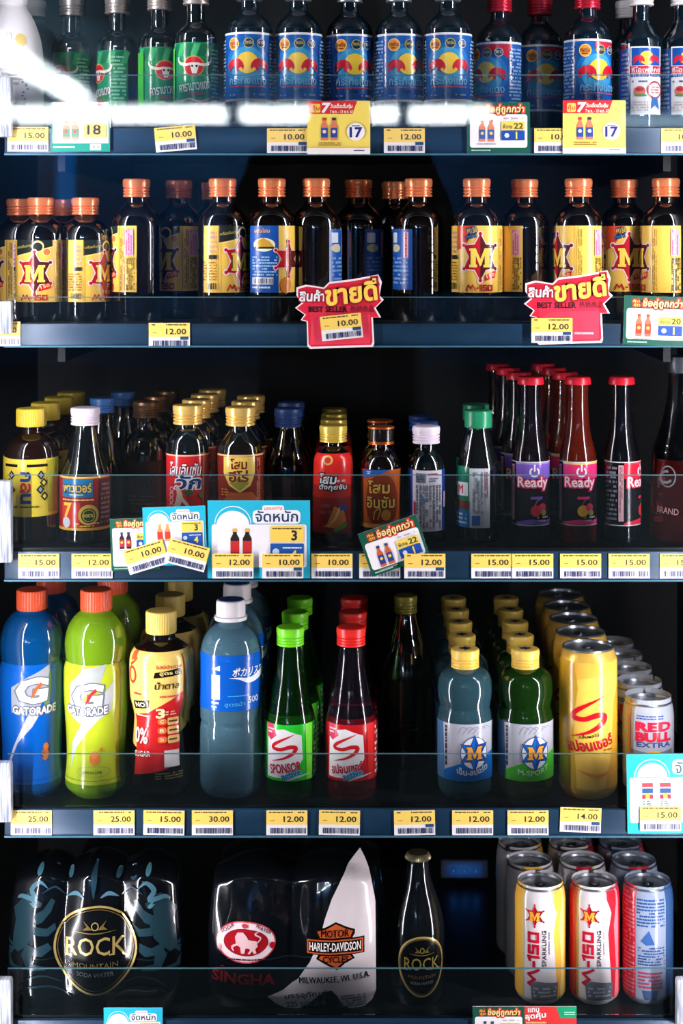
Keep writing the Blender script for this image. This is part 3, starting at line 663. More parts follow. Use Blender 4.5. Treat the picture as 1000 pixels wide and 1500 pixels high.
a.text('โสม', 0, 680, 24, 15, (120, 30, 24), .04); a.text('ฮีโร่', 0, 698, 28, 16, (120, 30, 24), .05); a.fine(-28, 716, -12, 728, 3, (230, 140, 60), 4); a.poly([(-30, 740), (-12, 722), (20, 722), (34, 735), (34, 779), (-30, 779)], (190, 96, 40)); a.fine(28, 672, 36, 760, 4, (220, 150, 110), 4, .8, True)
p = bottle('ginseng_bottle', 'gold-capped bottle with a gold shield on maroon, behind the big cyan sign', 'bottle', 3, 352, .046, [(30, 796), (33, 788), (33, 770), (33, 720), (33, 667), (32, 658), (29, 648), (21, 637), (15.5, 629), (15, 618)], GLASS_DARK, metal_cap(21.5, 623, 596), GOLD, [('label', a, 0)], 'gold capped shield bottles')
for k in (1, 2): back(p, k, .064, .001, '%s gold-capped bottle back, in the column behind the gold shield' % ORD[k])
q = bottle('tonic_bottle', 'blue-capped dark bottle set back beside the gold shield bottle', 'bottle', 3, 422, .110, [(33, 790), (35, 780), (35, 740), (35, 690), (32, 672), (22, 646), (17, 630), (16, 622)], GLASS_DARK2, metal_cap(20, 625, 598), mat((44, 76, 140), .4))
back(q, 1, .07, 0, 'dimmer blue-capped bottle behind the one beside the gold shield')
# red sleeve bottle
a = Art(); a.poly([(-48, 666), (48, 666), (50, 782), (-50, 782)], (120, 26, 20)); a.poly([(-48, 666), (48, 666), (49, 712), (-49, 712)], (212, 42, 36)); a.poly([(-49, 712), (49, 712), (49, 730), (-49, 730)], (160, 32, 26))
a.ell(-8, 675, 8, 7, (222, 180, 90)); a.ell(-8, 675, 5, 4.5, (200, 60, 50)); a.text('โสม', -8, 702, 26, 14, (220, 226, 226), .05, 0, .15, out=(30, 24, 30), ow=1.6); a.text('ตังกุยจับ', 0, 715, 42, 10, (220, 226, 226), .04, 0, .1, out=(30, 24, 30), ow=1.4); a.fine(6, 702, 24, 708, 1, (220, 200, 200), 4)
a.poly([(-8, 768), (2, 742), (16, 748), (20, 764), (4, 774), (-14, 772)], (196, 120, 50)); a.line([(-6, 772), (4, 758), (10, 744)], [1, 4, 3], (226, 170, 90)); a.poly([(0, 776), (20, 766), (20, 772), (4, 780)], (80, 150, 40)); a.rect(10, 740, 20, 748, (30, 70, 150)); a.fine(-20, 736, -2, 756, 2, (130, 60, 50), 9)
p = bottle('ginseng_bottle', 'short gold-capped bottle in a full red sleeve, right of the big cyan sign', 'bottle', 3, 488, .046, [(28, 796), (29.5, 790), (30, 776), (29.5, 730), (28.5, 690), (27.5, 672), (24, 664), (17, 657), (13, 652), (12.5, 644)], GLASS_DARK, metal_cap(20, 647, 623), mat((230, 198, 90), .26, .42), [('sleeve', a, 0)], 'gold capped red sleeve bottles')
for k in (1, 2, 3): back(p, k, .058, -.001, '%s gold-capped bottle back, in the column behind the red sleeve' % ORD[k])
# brown ginseng with blue corner
a = Art(); a.rect(-50, 689, 50, 774, (176, 84, 34)); a.ell(2, 735, 26, 40, (122, 50, 20)); a.poly([(-30, 689), (14, 689), (-10, 698), (-30, 703)], (30, 90, 170)); a.fine(-22, 691, -14, 696, 2, (200, 220, 240), 3)
a.text('โสม', -3, 714, 32, 18, (222, 180, 80), .03, out=(90, 36, 14), ow=1); a.text('อินซัม', 0, 736, 42, 17, (222, 180, 80), .03, out=(90, 36, 14), ow=1); a.line([(-10, 762), (-8, 750), (0, 746), (-4, 762)], 1.6, (214, 150, 60)); a.ell(8, 755, 7, 8, (200, 130, 50)); a.rect(-50, 768, 50, 774, (216, 150, 70))
def copper_cap(hw, y0, y1):
    h = y0-y1; return [(hw, y0), (hw, y0-.1*h), (hw*.94, y0-.14*h), (hw*.94, y0-.45*h), (hw*.97, y0-.5*h), (hw*.94, y0-.55*h), (hw*.94, y1+.1*h), (hw, y1+.08*h), (hw*.94, y1)]
p = bottle('ginseng_bottle', 'black-capped bottle with copper rims and a brown gold-lettered label', 'bottle', 3, 558, .046, [(27, 796), (28.5, 790), (29, 776), (29, 730), (29, 689), (27, 676), (22, 667), (15.5, 660), (13, 655), (12.5, 646)], GLASS_DARK, [(18.4, 646), (18.6, 640), (18.4, 638), (18.6, 629), (18, 627)], mat((20, 16, 16), .2), [('label', a, -2)], 'black capped bottles with copper rims', ring=(copper_cap(19.4, 650, 645.5), mat((206, 104, 52), .3, .7)))
lip = [(r/S(.046), (basepx(3, .046)-y)/S(.046)) for r, y in ((18.6, 628), (19.6, 627), (19.6, 625), (18, 624.4))]
link('cap_rim', tomesh(lathe(lip, 40), 'cap_rim', mat((206, 104, 52), .3, .7)), p)
back(p, 1, .060, -.001, 'second black-capped bottle, directly behind the one with copper rims')
# white-capped, back label
a = Art(); a.rect(-24, 690, 24, 779, (222, 218, 226)); a.rect(24, 689, 52, 779, (30, 70, 160)); a.rect(-52, 689, -24, 779, (30, 70, 160)); a.rect(-18, 694, -3, 708, (120, 126, 140)); a.fine(-17, 694, -4, 707, 5, (70, 76, 92), 4); a.fine(0, 693, 18, 697, 1, (200, 60, 80), 2, .95); a.fine(2, 700, 18, 707, 2, (90, 100, 130), 3)
a.line([(-12, 722), (-7, 732), (-9, 743)], [1, 5, 1], (80, 140, 200)); a.fine(-19, 711, 22, 775, 8, (130, 130, 150), 7, .85, True); a.line([(-20, 736), (-20, 764)], 3, (200, 50, 70)); a.rect(27, 722, 33, 745, (220, 190, 200))
p = bottle('tonic_bottle', 'white-capped bottle turned to its white text panel, right of the tilted green sign', 'bottle', 3, 624, .046, [(25, 796), (26.5, 790), (27, 778), (27, 730), (27, 690), (25.5, 678), (21, 668), (15, 660), (13, 655), (12.5, 646)], GLASS_DARK2, metal_cap(20, 649, 624), WHCAP, [('label', a, 3)], None)
q = bottle('tonic_bottle', 'blue-capped bottle directly behind the white text-panel bottle', 'bottle', 3, 622, .106, [(25, 792), (26.5, 786), (27, 730), (27, 690), (25, 676), (17, 664), (13, 652), (12.5, 642)], GLASS_DARK2, metal_cap(19, 640, 617), mat((50, 90, 170), .4), (), 'blue capped bottles behind the white capped one')
back(q, 1, .058, -.002, 'third in the column of the white text-panel bottle, blue-capped')
# green cap
a = Art(); a.rect(-14, 687, 17, 774, (206, 214, 220)); a.rect(-46, 685, -14, 774, (22, 120, 90)); a.rect(-40, 708, -16, 728, WHITE); a.text('M', -30, 718, 10, 12, RED, .05); a.rect(-46, 735, -14, 748, (110, 60, 40)); a.rect(-46, 748, -14, 774, (40, 120, 180)); a.fine(-44, 752, -18, 770, 3, (190, 220, 236), 4)
a.fine(8, 692, 14, 730, 2, (200, 80, 100), 4, .9, True); a.fine(-10, 692, 7, 752, 4, (140, 150, 165), 5, .85, True); a.rect(-10, 756, 2, 770, (60, 110, 190))
p = bottle('tonic_bottle', 'green-capped cone-neck bottle with a white text panel, left of the three red caps', 'bottle', 3, 700, .046, [(29, 796), (31, 788), (31, 774), (31, 730), (31, 690), (29, 676), (24, 658), (19, 640), (16, 630), (15.5, 624)], GLASS_DARK2, plain_cap(20, 626, 601), mat((30, 140, 96), .3), [('label', a, -2)], 'green capped cone neck bottles')
back(p, 1, .066, .002, 'second green-capped bottle, directly behind the green-capped cone-neck one')
# Ready bottles
def ready(c1, c2, c3, fruit, leaf):
    a = Art(); y0, y1 = 677, 771
    a.rect(-60, y0, 60, y1, (22, 18, 26)); a.rect(-28, y0, 60, 702, c1); a.rect(-28, y0, 60, y0+4, c2); a.line([(-28, 769), (0, 765), (22, 767), (50, 760)], [5, 7, 6, 4], c1); a.rect(-60, y1-1.6, 60, y1, (190, 190, 196)); a.rect(-60, y0, 60, y0+1.4, (200, 200, 200))
    a.ring(2, 692, 7.5, 7.5, 2.4, WHITE, None, 24, -58, 238); a.line([(2, 681), (2, 691)], 2.4, WHITE)
    a.text('Ready', 0, 709, 46, 19, (250, 236, 240), .03, 0, 0, out=c3, ow=1.8)
    a.rect(-4, 728, 14, 732, c1); a.ell(4, 749, 8, 8.5, fruit); a.ell(14, 744, 6, 6, c3); a.line([(2, 741), (6, 734), (10, 732)], 1.6, leaf); a.ell(16, 752, 4.5, 4.5, (160, 160, 60)); a.fine(6, 756, 24, 766, 2, (200, 190, 200), 5)
    a.fine(-56, 683, -38, 764, 12, (120, 122, 130), 6); a.rect(-36, 682, -29, 764, (214, 170, 176)); a.fine(-35, 684, -30, 762, 2, (130, 70, 80), 3, .8, True); return a
B_Y = [(24, 798), (26.5, 792), (27, 780), (27, 730), (27, 678), (26.5, 668), (24.5, 656), (20, 640), (17, 622), (15.5, 600), (15, 576), (15.5, 568), (15, 560)]
RCAP = mat((196, 26, 46), .3, .1)
def lug(hw, y0, y1): h = y0-y1; return [(hw, y0), (hw*1.03, y0-.12*h), (hw, y0-.5*h), (hw*.98, y1+.2*h), (hw*.9, y1)]
RP = 'red capped fruit drink bottles'
p = bottle('juice_drink_bottle', 'red-capped dark bottle with a purple-topped label, leftmost of the three red caps', 'bottle', 3, 777, .046, B_Y, liquid((20, 14, 20), .45, (150, 160, 170)), lug(19, 563, 552), RCAP, [('label', ready((120, 90, 190), (160, 130, 210), (214, 50, 90), (206, 50, 60), (200, 90, 130)), 2)], RP)
for k in (1, 2, 3): back(p, k, .062, -.007, '%s red-capped bottle back, in the column behind the purple-topped label' % ORD[k])
p = bottle('juice_drink_bottle', 'red-capped amber-red bottle with a yellow and pink label, middle of the red caps', 'bottle', 3, 846, .046, B_Y, liquid((96, 28, 14), .45, (230, 120, 60)), lug(19, 563, 552), RCAP, [('label', ready((226, 50, 120), (214, 200, 80), (226, 40, 90), (240, 180, 50), (200, 60, 60)), 0)], RP)
for k in (1, 2, 3): back(p, k, .062, -.006, '%s red-capped bottle back, in the column behind the yellow and pink label' % ORD[k])
bottle('juice_drink_bottle', 'red-capped dark bottle turned to its black text panel, beside the big bottle', 'bottle', 3, 910, .046, B_Y, liquid((14, 14, 20), .45, (150, 160, 170)), lug(19, 563, 552), RCAP, [('label', ready((216, 34, 60), (226, 60, 80), (226, 40, 70), (206, 50, 50), (70, 150, 60)), 58)], RP)
# big clear bottle at the right end
a = Art(); a.text('BRAND', -30, 750, 34, 9, (190, 150, 150), .01, 4); a.text('c', -36, 702, 20, 20, (120, 124, 130), .0, -20); a.ring(-30, 700, 13, 16, 2, (120, 124, 130))
bottle('soft_drink_bottle', 'large clear glass bottle of red-brown drink cut by the right frame edge', 'bottle', 3, 998, .060, [(40, 798), (46, 790), (48, 770), (47, 740), (45, 700), (42, 660), (36, 640), (28, 615), (22, 585), (19.5, 560), (19, 545)], liquid((70, 16, 14), .5, (190, 70, 50)), plain_cap(20, 546, 522), mat((96, 104, 112), .35, .5), [('embossing', a, 0)], mids=(670, liquid((18, 18, 22), .75, (200, 210, 215), 1.2)))
# ================================================================== row 4: sports drinks
ORANGE = mat((236, 88, 50), .35)
def gator(c, cd, lime=False):
    a = Art(); y0, y1 = 975, 1150
    a.rect(-78, y0, 78, y1, c)
    sv, sv2, ed = (168, 174, 186), (196, 200, 208), (110, 116, 130)
    if lime:
        a.poly([(-32, 1003), (-8, 980), (24, 974), (14, 1000), (-34, 1046)], (176, 182, 180)); a.poly([(-34, 1048), (-6, 1040), (18, 1018), (34, 998), (30, 1042), (10, 1056), (-8, 1076), (-24, 1098), (-38, 1130), (-32, 1090), (-14, 1062)], sv2)
        a.poly([(44, y0), (78, y0), (78, y1), (48, y1)], (100, 150, 60)); gx, gy = -5, 1020
    else:
        a.poly([(-20, 1008), (4, 992), (38, 976), (34, 1004), (20, 1040), (-20, 1045)], sv); a.poly([(36, 980), (38, 1000), (36, 1030), (26, 1040), (30, 1010)], (100, 150, 60))
        a.poly([(8, 1040), (24, 1042), (10, 1066), (-12, 1090), (-24, 1118), (-34, 1160), (-31, 1125), (-20, 1098), (-6, 1070)], sv2); gx, gy = 10, 1012
    a.text('G', gx, gy, 40, 34, WHITE, .07, 0, .12, out=ed, ow=2.0)
    a.poly([(gx+12, gy-12), (gx+3, gy-3), (gx-3, gy+14), (gx+4, gy+6), (gx+8, gy-2), (gx+15, gy-8)], (214, 50, 60) if lime else (232, 104, 50))
    a.text('GATORADE', gx-2 if lime else gx+4, 1042, 62, 11, WHITE, .06, 0, 0, out=(96, 104, 120), ow=1.3, arc=-2)
    if lime:
        a.ell(6, 1112, 8, 9, (236, 130, 60)); a.ell(6, 1106, 5, 6, (240, 150, 80)); a.line([(12, 1102), (16, 1096), (20, 1102)], 1.6, (236, 130, 60)); a.ring(4, 1131, 26, 8, .8, (150, 170, 60)); a.text('LEMON LIME', 2, 1132, 30, 4.2, (40, 60, 20), .03)
    else:
        a.ell(30, 1108, 6, 9, (190, 104, 50)); a.ell(31, 1096, 4.5, 5, (210, 120, 60)); a.line([(28, 1104), (24, 1108), (27, 1112)], 1.4, (40, 60, 110))
    a.line([(-60, 1143), (0, 1144), (60, 1143)], .9, cd, smooth=False); return a
B_GA = [(33, 1160), (40, 1152), (44.5, 1146), (45, 1138), (43, 1122), (42, 1100), (43, 1070), (45, 1040), (46.5, 1010), (46.5, 985), (46, 974), (43.5, 966), (44.5, 958), (45.5, 946), (45, 932), (40, 914), (31, 901), (24, 895), (21, 891)]
B_GA = [(h, y) for h, y in B_GA]
p = bottle('sports_drink_bottle', 'orange-capped blue sports drink bottle with a silver bolt, at the left end', 'bottle', 4, 47, .050, B_GA, liquid((2, 78, 142), .22, (40, 140, 200)), plain_cap(22.5, 892, 863), ORANGE, [('label', gator((6, 94, 192), (8, 66, 150)), -1)], 'orange capped sports drink bottles', ridge=.0004)
back(p, 1, .085, .004, 'blue sports drink bottle directly behind the leftmost one, only its dim orange cap showing')
p = bottle('sports_drink_bottle', 'orange-capped lime green sports drink bottle, beside the blue one', 'bottle', 4, 141, .050, B_GA, liquid((124, 168, 28), .22, (190, 230, 60)), plain_cap(23, 893, 863), ORANGE, [('label', gator((190, 208, 46), (120, 150, 20), True), -1)], 'orange capped sports drink bottles', ridge=.0004)
back(p, 1, .085, .004, 'lime sports drink bottle directly behind the front lime one, only its dim orange cap showing')
# yellow and red label bottle
a = Art(); a.poly([(-80, 957), (80, 957), (80, 1060), (60, 1068), (0, 1090), (-40, 1100), (-80, 1090)], (240, 206, 110)); a.poly([(-44, 1052), (-16, 1046), (20, 1024), (34, 1016), (34, 1085), (30, 1118), (10, 1128), (-40, 1140), (-38, 1100)], (206, 34, 40)); a.poly([(-44, 957), (-34, 957), (-32, 968), (-44, 972)], (214, 90, 50))
a.ring(-40, 992, 9, 13, 4, (214, 60, 50)); a.line([(-44, 978), (-36, 972), (-30, 966)], [4, 3, 1], (214, 60, 50))
a.text('ไม่มีน้ำตาล', 14, 977, 34, 5, (206, 60, 50), .03); a.poly([(-4, 985), (30, 980), (32, 990), (-6, 993)], (24, 20, 20)); a.text('สูตร 0', 14, 987, 24, 6, (240, 220, 130), .04)
a.text('น้ำตาล', 12, 1004, 32, 11, (40, 30, 24), .02, 0, .1); a.fine(2, 1018, 30, 1023, 1, (206, 80, 60), 3, .95); a.fine(-36, 1015, -22, 1021, 1, (206, 60, 50), 4, .95)
a.poly([(-38, 1030), (-12, 1026), (-14, 1038), (-38, 1042)], (24, 20, 20)); a.text('NO', -26, 1034, 16, 7, (236, 226, 200), .05, -6); a.text('3', 3, 1046, 11, 14, (244, 220, 170), .06); a.fine(10, 1042, 28, 1050, 2, (240, 190, 150), 4)
for i, t in enumerate(('C', 'B', 'Zn')): a.rrect(-1, 1054+i*13, 12, 1063+i*13, 4, (226, 120, 60)); a.text(t, 5, 1058.5+i*13, 5, 4.5, (250, 230, 190), .03); a.rrect(13, 1053+i*13, 31, 1064+i*13, 2, (236, 184, 110)); a.fine(15, 1056+i*13, 29, 1061+i*13, 1, (90, 50, 30), i, .95)
a.text('0%', -27, 1080, 22, 22, (246, 240, 236), .03); a.text('SUGAR', -24, 1106, 26, 8, (240, 236, 230), .03, -6); a.fine(-36, 1048, -14, 1052, 1, (244, 230, 220), 8, .95); a.rect(8, 1100, 29, 1124, (224, 220, 220)); a.fine(-4, 1131, 34, 1142, 3, (110, 106, 60), 7)
a.poly([(34, 960), (80, 957), (80, 1080), (40, 1060), (38, 1020)], (190, 160, 70))
B_SO = [(34, 1160), (41, 1152), (43, 1144), (43, 1120), (41, 1090), (39, 1060), (38.5, 1045), (41, 1032), (45, 1015), (46, 990), (46, 966), (44, 954), (38, 946), (28, 939), (21, 934), (20, 926)]
p = bottle('soft_drink_bottle', 'pale-yellow-capped dark drink bottle with a yellow and red label', 'bottle', 4, 236, .050, B_SO, liquid((26, 16, 14), .5, (150, 90, 50)), plain_cap(22.5, 926, 894), mat((238, 204, 100), .4), [('label', a, 2)], 'pale yellow capped bottles', ridge=.0004)
p.children[1].data = p.children[1].data
for k in (1, 2): back(p, k, .079, .0, '%s pale-yellow-capped bottle back, in the column behind the yellow and red label' % ORD[k])
# pocari
a = Art(); a.rect(-80, 962, 80, 1043, (10, 88, 190)); a.rect(-26, 990, -12, 1026, (200, 214, 230)); a.fine(-26, 1028, -12, 1040, 2, (200, 214, 230), 3); a.poly([(-26, 982), (-12, 976), (-12, 984)], (220, 230, 240))
a.text('ポカリスエット', 46, 986, 78, 13, (240, 244, 248), .03, 0, .15); a.line([(2, 994), (16, 995), (34, 999), (60, 992), (80, 984)], [.5, 3, 8, 10, 8], (232, 240, 246)); a.fine(0, 1019, 30, 1022, 1, (70, 170, 220), 4, .95); a.text('สูตรน้ำ', 10, 1033, 30, 8, (80, 180, 226), .01); a.text('500', 40, 1028, 20, 9, (190, 210, 230), .03)
B_PO = [(34, 1160), (42, 1152), (45, 1142), (45.5, 1125), (45.5, 1100), (45, 1062), (43.5, 1054), (44.5, 1046), (45, 1040), (45, 965), (45, 958), (43, 944), (37, 929), (27, 918), (18, 912), (16.5, 908), (16.5, 900)]
p = bottle('sports_drink_bottle', 'white-capped clear bottle with a blue band label, front of its column', 'bottle', 4, 338, .050, B_PO, liquid((96, 140, 160), .5, (210, 236, 246), 1.2), [(23.5, 907), (24, 904), (24, 902), (21.5, 901), (21.5, 884), (20.5, 879), (19, 878)], mat((226, 220, 224), .4), [('label', a, 0)], 'white capped clear bottles', ridge=.0)
s = S(.05); yb = basepx(4, .05); link('cap_top', tomesh(lathe([(18/s, (yb-878.3)/s), (18/s, (yb-877.4)/s)], 32), 'cap_top', mat((24, 70, 150), .35)), p)
for k in (1, 2): back(p, k, .083, .0, '%s white-capped clear bottle back, behind the blue band one' % ORD[k])
# sponsor glass bottles
def spons(c, c2, main, txt, sub):
    a = Art(); y0, y1 = 1063, 1145
    a.rect(-76, y0, 76, y1, c); a.poly([(-34, y0+10), (-6, y0+6), (4, y0+10), (20, y0+16), (22, y0+50), (14, y1-18), (-10, y1-4), (-36, y1-4)], (238, 236, 238)); a.poly([(-36, y0), (-24, y0), (-17, y0+16), (-28, y0+24), (-36, y0+18)], (214, 60, 100)); a.fine(-34, y0+5, -20, y0+14, 2, (240, 220, 226), 3)
    swoosh_S(a, -27, y0+13, 14, y1-28, (206, 34, 44)); a.text(txt, -5, y1-19, 48, 13, (196, 30, 60), .05, -8); a.text(sub, 4, y1-10, 28, 8, (30, 120, 180), .04, -16, out=(140, 210, 236), ow=.8); a.poly([(26, y0), (40, y0), (40, y1), (28, y1)], c2); a.fine(44, y0+4, 74, y1-4, 9, (236, 236, 230), 5); a.line([(-2, y1-1), (14, y1-6), (34, y1-9)], [1, 3, 1], (200, 220, 220)); return a
B_SP = [(34, 1161), (36.5, 1154), (37, 1140), (37, 1100), (37, 1062), (36, 1050), (32, 1034), (27, 1012), (22, 985), (18.5, 962), (17, 950), (16.5, 942)]
g = 'narrow necked sports drink bottles'
p = bottle('sports_drink_bottle', 'bright-green-capped green glass bottle with a red S swoosh on its label', 'bottle', 4, 425, .046, B_SP, liquid((16, 74, 14), .5, (80, 210, 70), 1.25), metal_cap(20, 944, 918), mat((120, 222, 40), .32), [('label', spons((40, 196, 50), (110, 226, 50), None, 'SPONSOR', 'active'), -2)], g, mids=(1040, liquid((14, 46, 16), .62, (120, 220, 110), 1.2)))
for k in (1, 2): back(p, k, .071, .002, '%s green-capped glass bottle back, behind the bright green cap' % ORD[k])
p = bottle('sports_drink_bottle', 'red-capped red glass bottle with a red S swoosh on its label', 'bottle', 4, 514, .046, B_SP, liquid((104, 16, 28), .5, (220, 70, 80), 1.25), metal_cap(21, 944, 918), mat((232, 40, 36), .32), [('label', spons((196, 26, 34), (222, 44, 40), None, 'สปอนเซอร์', 'active'), -2)], g, mids=(1044, liquid((30, 22, 34), .68, (200, 190, 205), 1.2)))
for k in (1, 2): back(p, k, .071, .001, '%s red-capped glass bottle back, behind the bright red cap' % ORD[k])
a = Art(); a.rect(-50, 985, 50, 1100, (22, 26, 18)); a.ell(-10, 1020, 16, 20, (30, 36, 22)); a.fine(-28, 1046, 28, 1080, 5, (34, 36, 26), 3)
bottle('sports_drink_bottle', 'olive-capped black bottle set back in the dark gap', 'bottle', 4, 594, .15, [(34, 1140), (37, 1130), (38, 1100), (38, 1000), (36, 975), (28, 945), (19, 920), (15, 902), (15, 895)], GLASS_DARK, metal_cap(16.5, 897, 872), mat((120, 116, 44), .35, .3), [('label', a, 0)])
# M-sport
def msport(c, c2, txt, blue):
    a = Art(); y0, y1 = 1062, 1145
    a.rect(-78, y0, 78, y1, (178, 180, 192)); a.poly([(-78, y0), (-40, y0), (-36, y1), (-78, y1)], (70, 110, 150) if blue else (60, 100, 140))
    a.fine(-38, y0+4, -30, y1-20, 1, (50, 54, 70), 3, .9, True)
    for i in range(5): a.line([(-14+i*7, y0+14), (-8+i*9, y0+4), (2+i*9, y0+8)], .9, (140, 144, 160))
    a.poly([(-38, y1), (-38, y1-14), (-20, y1-22), (0, y1-30), (16, y1-34), (40, y1-40), (78, y1-40), (78, y1)], c); a.line([(-38, y1-14), (-20, y1-22), (0, y1-30), (16, y1-34), (40, y1-40)], 1, c2)
    a.ell(10, 1104, 21, 24, (226, 228, 236)); a.ring(10, 1104, 21, 24, 1.2, (60, 80, 130)); star6(a, 10, 1104, 21, 26, (26, 104, 196), (18, 76, 166), (20, 50, 120), 1.4, .5, False); letter_M(a, 10, 1104, 24, 19, (248, 170, 60), (30, 40, 80), 1.1)
    n = len(txt) if not blue else 3
    if blue: a.text(txt, 8, 1131, 46, 10, (226, 234, 244), .03, -6, arc=-5)
    else: a.text(txt, 8, 1133, 46, 8, (190, 236, 190), .04, -6, arc=-5)
    return a
B_MS = [(33, 1160), (38, 1154), (40, 1146), (40.5, 1130), (40.5, 1080), (40.5, 1062), (40.5, 1050), (39, 1040), (37, 1033), (38, 1026), (40, 1016), (40, 1004), (38, 992), (33, 984), (25, 979), (19, 976), (18, 970)]
MYC = mat((240, 202, 92), .32)
for cx, tint, lab, dx, t, nm in ((681, liquid((54, 92, 104), .45, (150, 200, 210), 1.25), msport((20, 100, 176), (120, 170, 220), 'เอ็ม-สปอร์ต', True), 0, 'yellow-capped pale blue bottle with a star M and blue label foot', 'pale blue star M bottle'), (769, liquid((24, 62, 16), .5, (130, 200, 70), 1.25), msport((70, 180, 40), (150, 220, 110), 'M-SPORT', False), 0, 'yellow-capped green bottle with a star M and green label foot', 'green star M bottle')):
    p = bottle('sports_drink_bottle', t+', front of column', 'bottle', 4, cx, .046, B_MS, tint, metal_cap(20.5, 977, 950), MYC, [('label', lab, 2)], 'yellow capped star bottles')
    s = S(.046); yb = basepx(4, .046); ct = Art(); star6(ct, 0, 0, 11, 11, (30, 50, 110), (24, 40, 90), None, 0, .5, False)
    bm, mts = ct.bm(lambda x, y: (x/s, y/s))
    for v in bm.verts: v.co = (v.co.x, v.co.z, (yb-950)/s+.0002)
    link('cap_emblem', tomesh(bm, 'cap_emblem', mts, False), p)
    for k in (1, 2, 3, 4): back(p, k, .062, dx, '%s yellow-capped bottle back, in the column behind the %s' % (ORD[k], nm))
# cans
ALU = noisy((150, 156, 164), (190, 196, 204), 8, .24, .95, (1, 1, 12)); LID = noisy((170, 176, 184), (200, 206, 214), 20, .28, .9)
def can(name, label, row, cx, yc, hw, neck, top, art, m_body, rot=0, group=None, foot=.8):
    s = S(yc); yb = basepx(row, yc); H = yb-top; q = hw*.1
    root = empty(name, (X(cx, yc), yc, EYE+(HY-yb)/s+.0003), label, 'can', group)
    pr = [(hw*foot*.9, 2.2), (hw*foot*.96, .4), (hw*foot, 0), (hw*(foot+.03), 1.0), (hw*.93, 6), (hw*.985, 11), (hw, 15), (hw, H*.3), (hw, H*.6), (hw, H-22), (hw*.985, H-17), (neck*1.04, H-6), (neck*.985, H-4)]
    pr = [(a/s, b/s) for a, b in pr]; rf = prof_fn(pr[2:])
    link('body', tomesh(lathe(pr, 56, caps=False), 'body', m_body), root)
    rim = [(neck*.985, H-4), (neck*1.02, H-2.5), (neck*1.03, H-1), (neck, 0+H), (neck*.95, H-.6), (neck*.92, H-5), (neck*.86, H-6.2), (neck*.80, H-5), (.5, H-5)]
    lid = link('lid', tomesh(lathe([(a/s, b/s) for a, b in rim], 56), 'lid', LID), root)
    bm = bmesh.new()
    pts = [(math.cos(R_(i*15))*neck*.24, math.sin(R_(i*15))*neck*(.34 if math.sin(R_(i*15)) < 0 else .22)) for i in range(24)]
    vs = [bm.verts.new((a/s, b/s, (H-4.0)/s)) for a, b in pts]; f = bm.faces.new(vs); r = bmesh.ops.extrude_face_region(bm, geom=[f]); bmesh.ops.translate(bm, verts=[v for v in r['geom'] if isinstance(v, bmesh.types.BMVert)], vec=(0, 0, .8/s))
    for v in bm.verts: v.co.y -= neck*.08/s
    tb = link('tab', tomesh(bm, 'tab', ALU, False), lid)
    bm = lathe([(neck*.10/s, (H-4.9)/s), (neck*.10/s, (H-2.6)/s), (neck*.06/s, (H-2.2)/s), (.0001, (H-2.2)/s)], 16); link('rivet', tomesh(bm, 'rivet', ALU), lid)
    rg = [((neck*.50)*math.cos(R_(i*15))/s, (neck*.42*math.sin(R_(i*15))-neck*.28)/s) for i in range(25)]
    if art: wrap('print', art, s, yb, rf, root, rot, .0002, [p[1] for p in pr], hw/s)
    return root
a = Art(); a.rect(-125, 972, 125, 1158, (240, 196, 84)); a.poly([(-42, 972), (-28, 972), (-22, 1010), (-30, 1060), (-24, 1158), (-60, 1158), (-60, 972)], (206, 160, 40)); a.poly([(-30, 972), (40, 972), (34, 984), (4, 992), (-24, 998)], (236, 176, 70)); a.poly([(38, 1030), (60, 1000), (60, 1158), (18, 1158), (30, 1110)], (222, 168, 50)); a.line([(-22, 1130), (10, 1138), (40, 1126)], [1, 6, 1], (230, 150, 60))
swoosh_S(a, -35, 1021, 22, 1081, (206, 20, 34)); a.text('กลิ่นผลไม้', -6, 1079, 30, 5, (40, 30, 20), .03, -8); a.text('สปอนเซอร์', -4, 1092, 72, 16, (200, 22, 44), .05, -8, -.15, arc=-3); a.fine(16, 1098, 34, 1102, 1, (180, 80, 40), 3)
p = can('drink_can', 'tall gold can with a red S swoosh, front of its column', 4, 861, .048, 42, 36.5, 945, a, mat((236, 190, 84), .3, .35), 2, 'tall gold cans')
for k, dx in ((1, 0), (2, 0), (3, 0), (4, 0)): dup(p, (p.location.x+dx, p.location.y+.064*k, p.location.z), R_(-30*k), '%s tall gold can back, in the column behind the red S swoosh can' % ORD[k])
a = Art(); a.rect(-116, 1028, 116, 1160, (176, 182, 194)); a.fine(-24, 1049, 18, 1056, 2, (60, 90, 160), 3, .95); a.text('RED', 3, 1066, 54, 12, (226, 40, 70), .05, out=(226, 40, 70), ow=.7); a.text('BULL', 3, 1081, 54, 12, (214, 36, 64), .05, out=(214, 36, 64), ow=.7); a.text('EXTRA', 3, 1092, 52, 7, (60, 84, 150), .05)
a.rect(-40, 1030, -34, 1160, (214, 150, 70)); a.poly([(-34, 1100), (0, 1104), (34, 1100), (34, 1118), (-34, 1118)], (120, 126, 140)); a.ell(2, 1112, 14, 12, (240, 190, 70)); bull(a, -14, 1114, 24, 16, (210, 40, 60), 1); bull(a, 18, 1114, 24, 16, (210, 40, 60), -1)
p = can('drink_can', 'short silver can with red and blue lettering, behind the cyan sign at the right', 4, 949, .046, 37, 33.5, 1024, a, ALU, 0, 'short silver cans')
for k, dx in ((1, 0), (2, -.001), (3, -.002), (4, -.003)): dup(p, (p.location.x+dx, p.location.y+.058*k, p.location.z), R_(-50*k), '%s short silver can back, in the column behind the red and blue lettered can' % ORD[k])

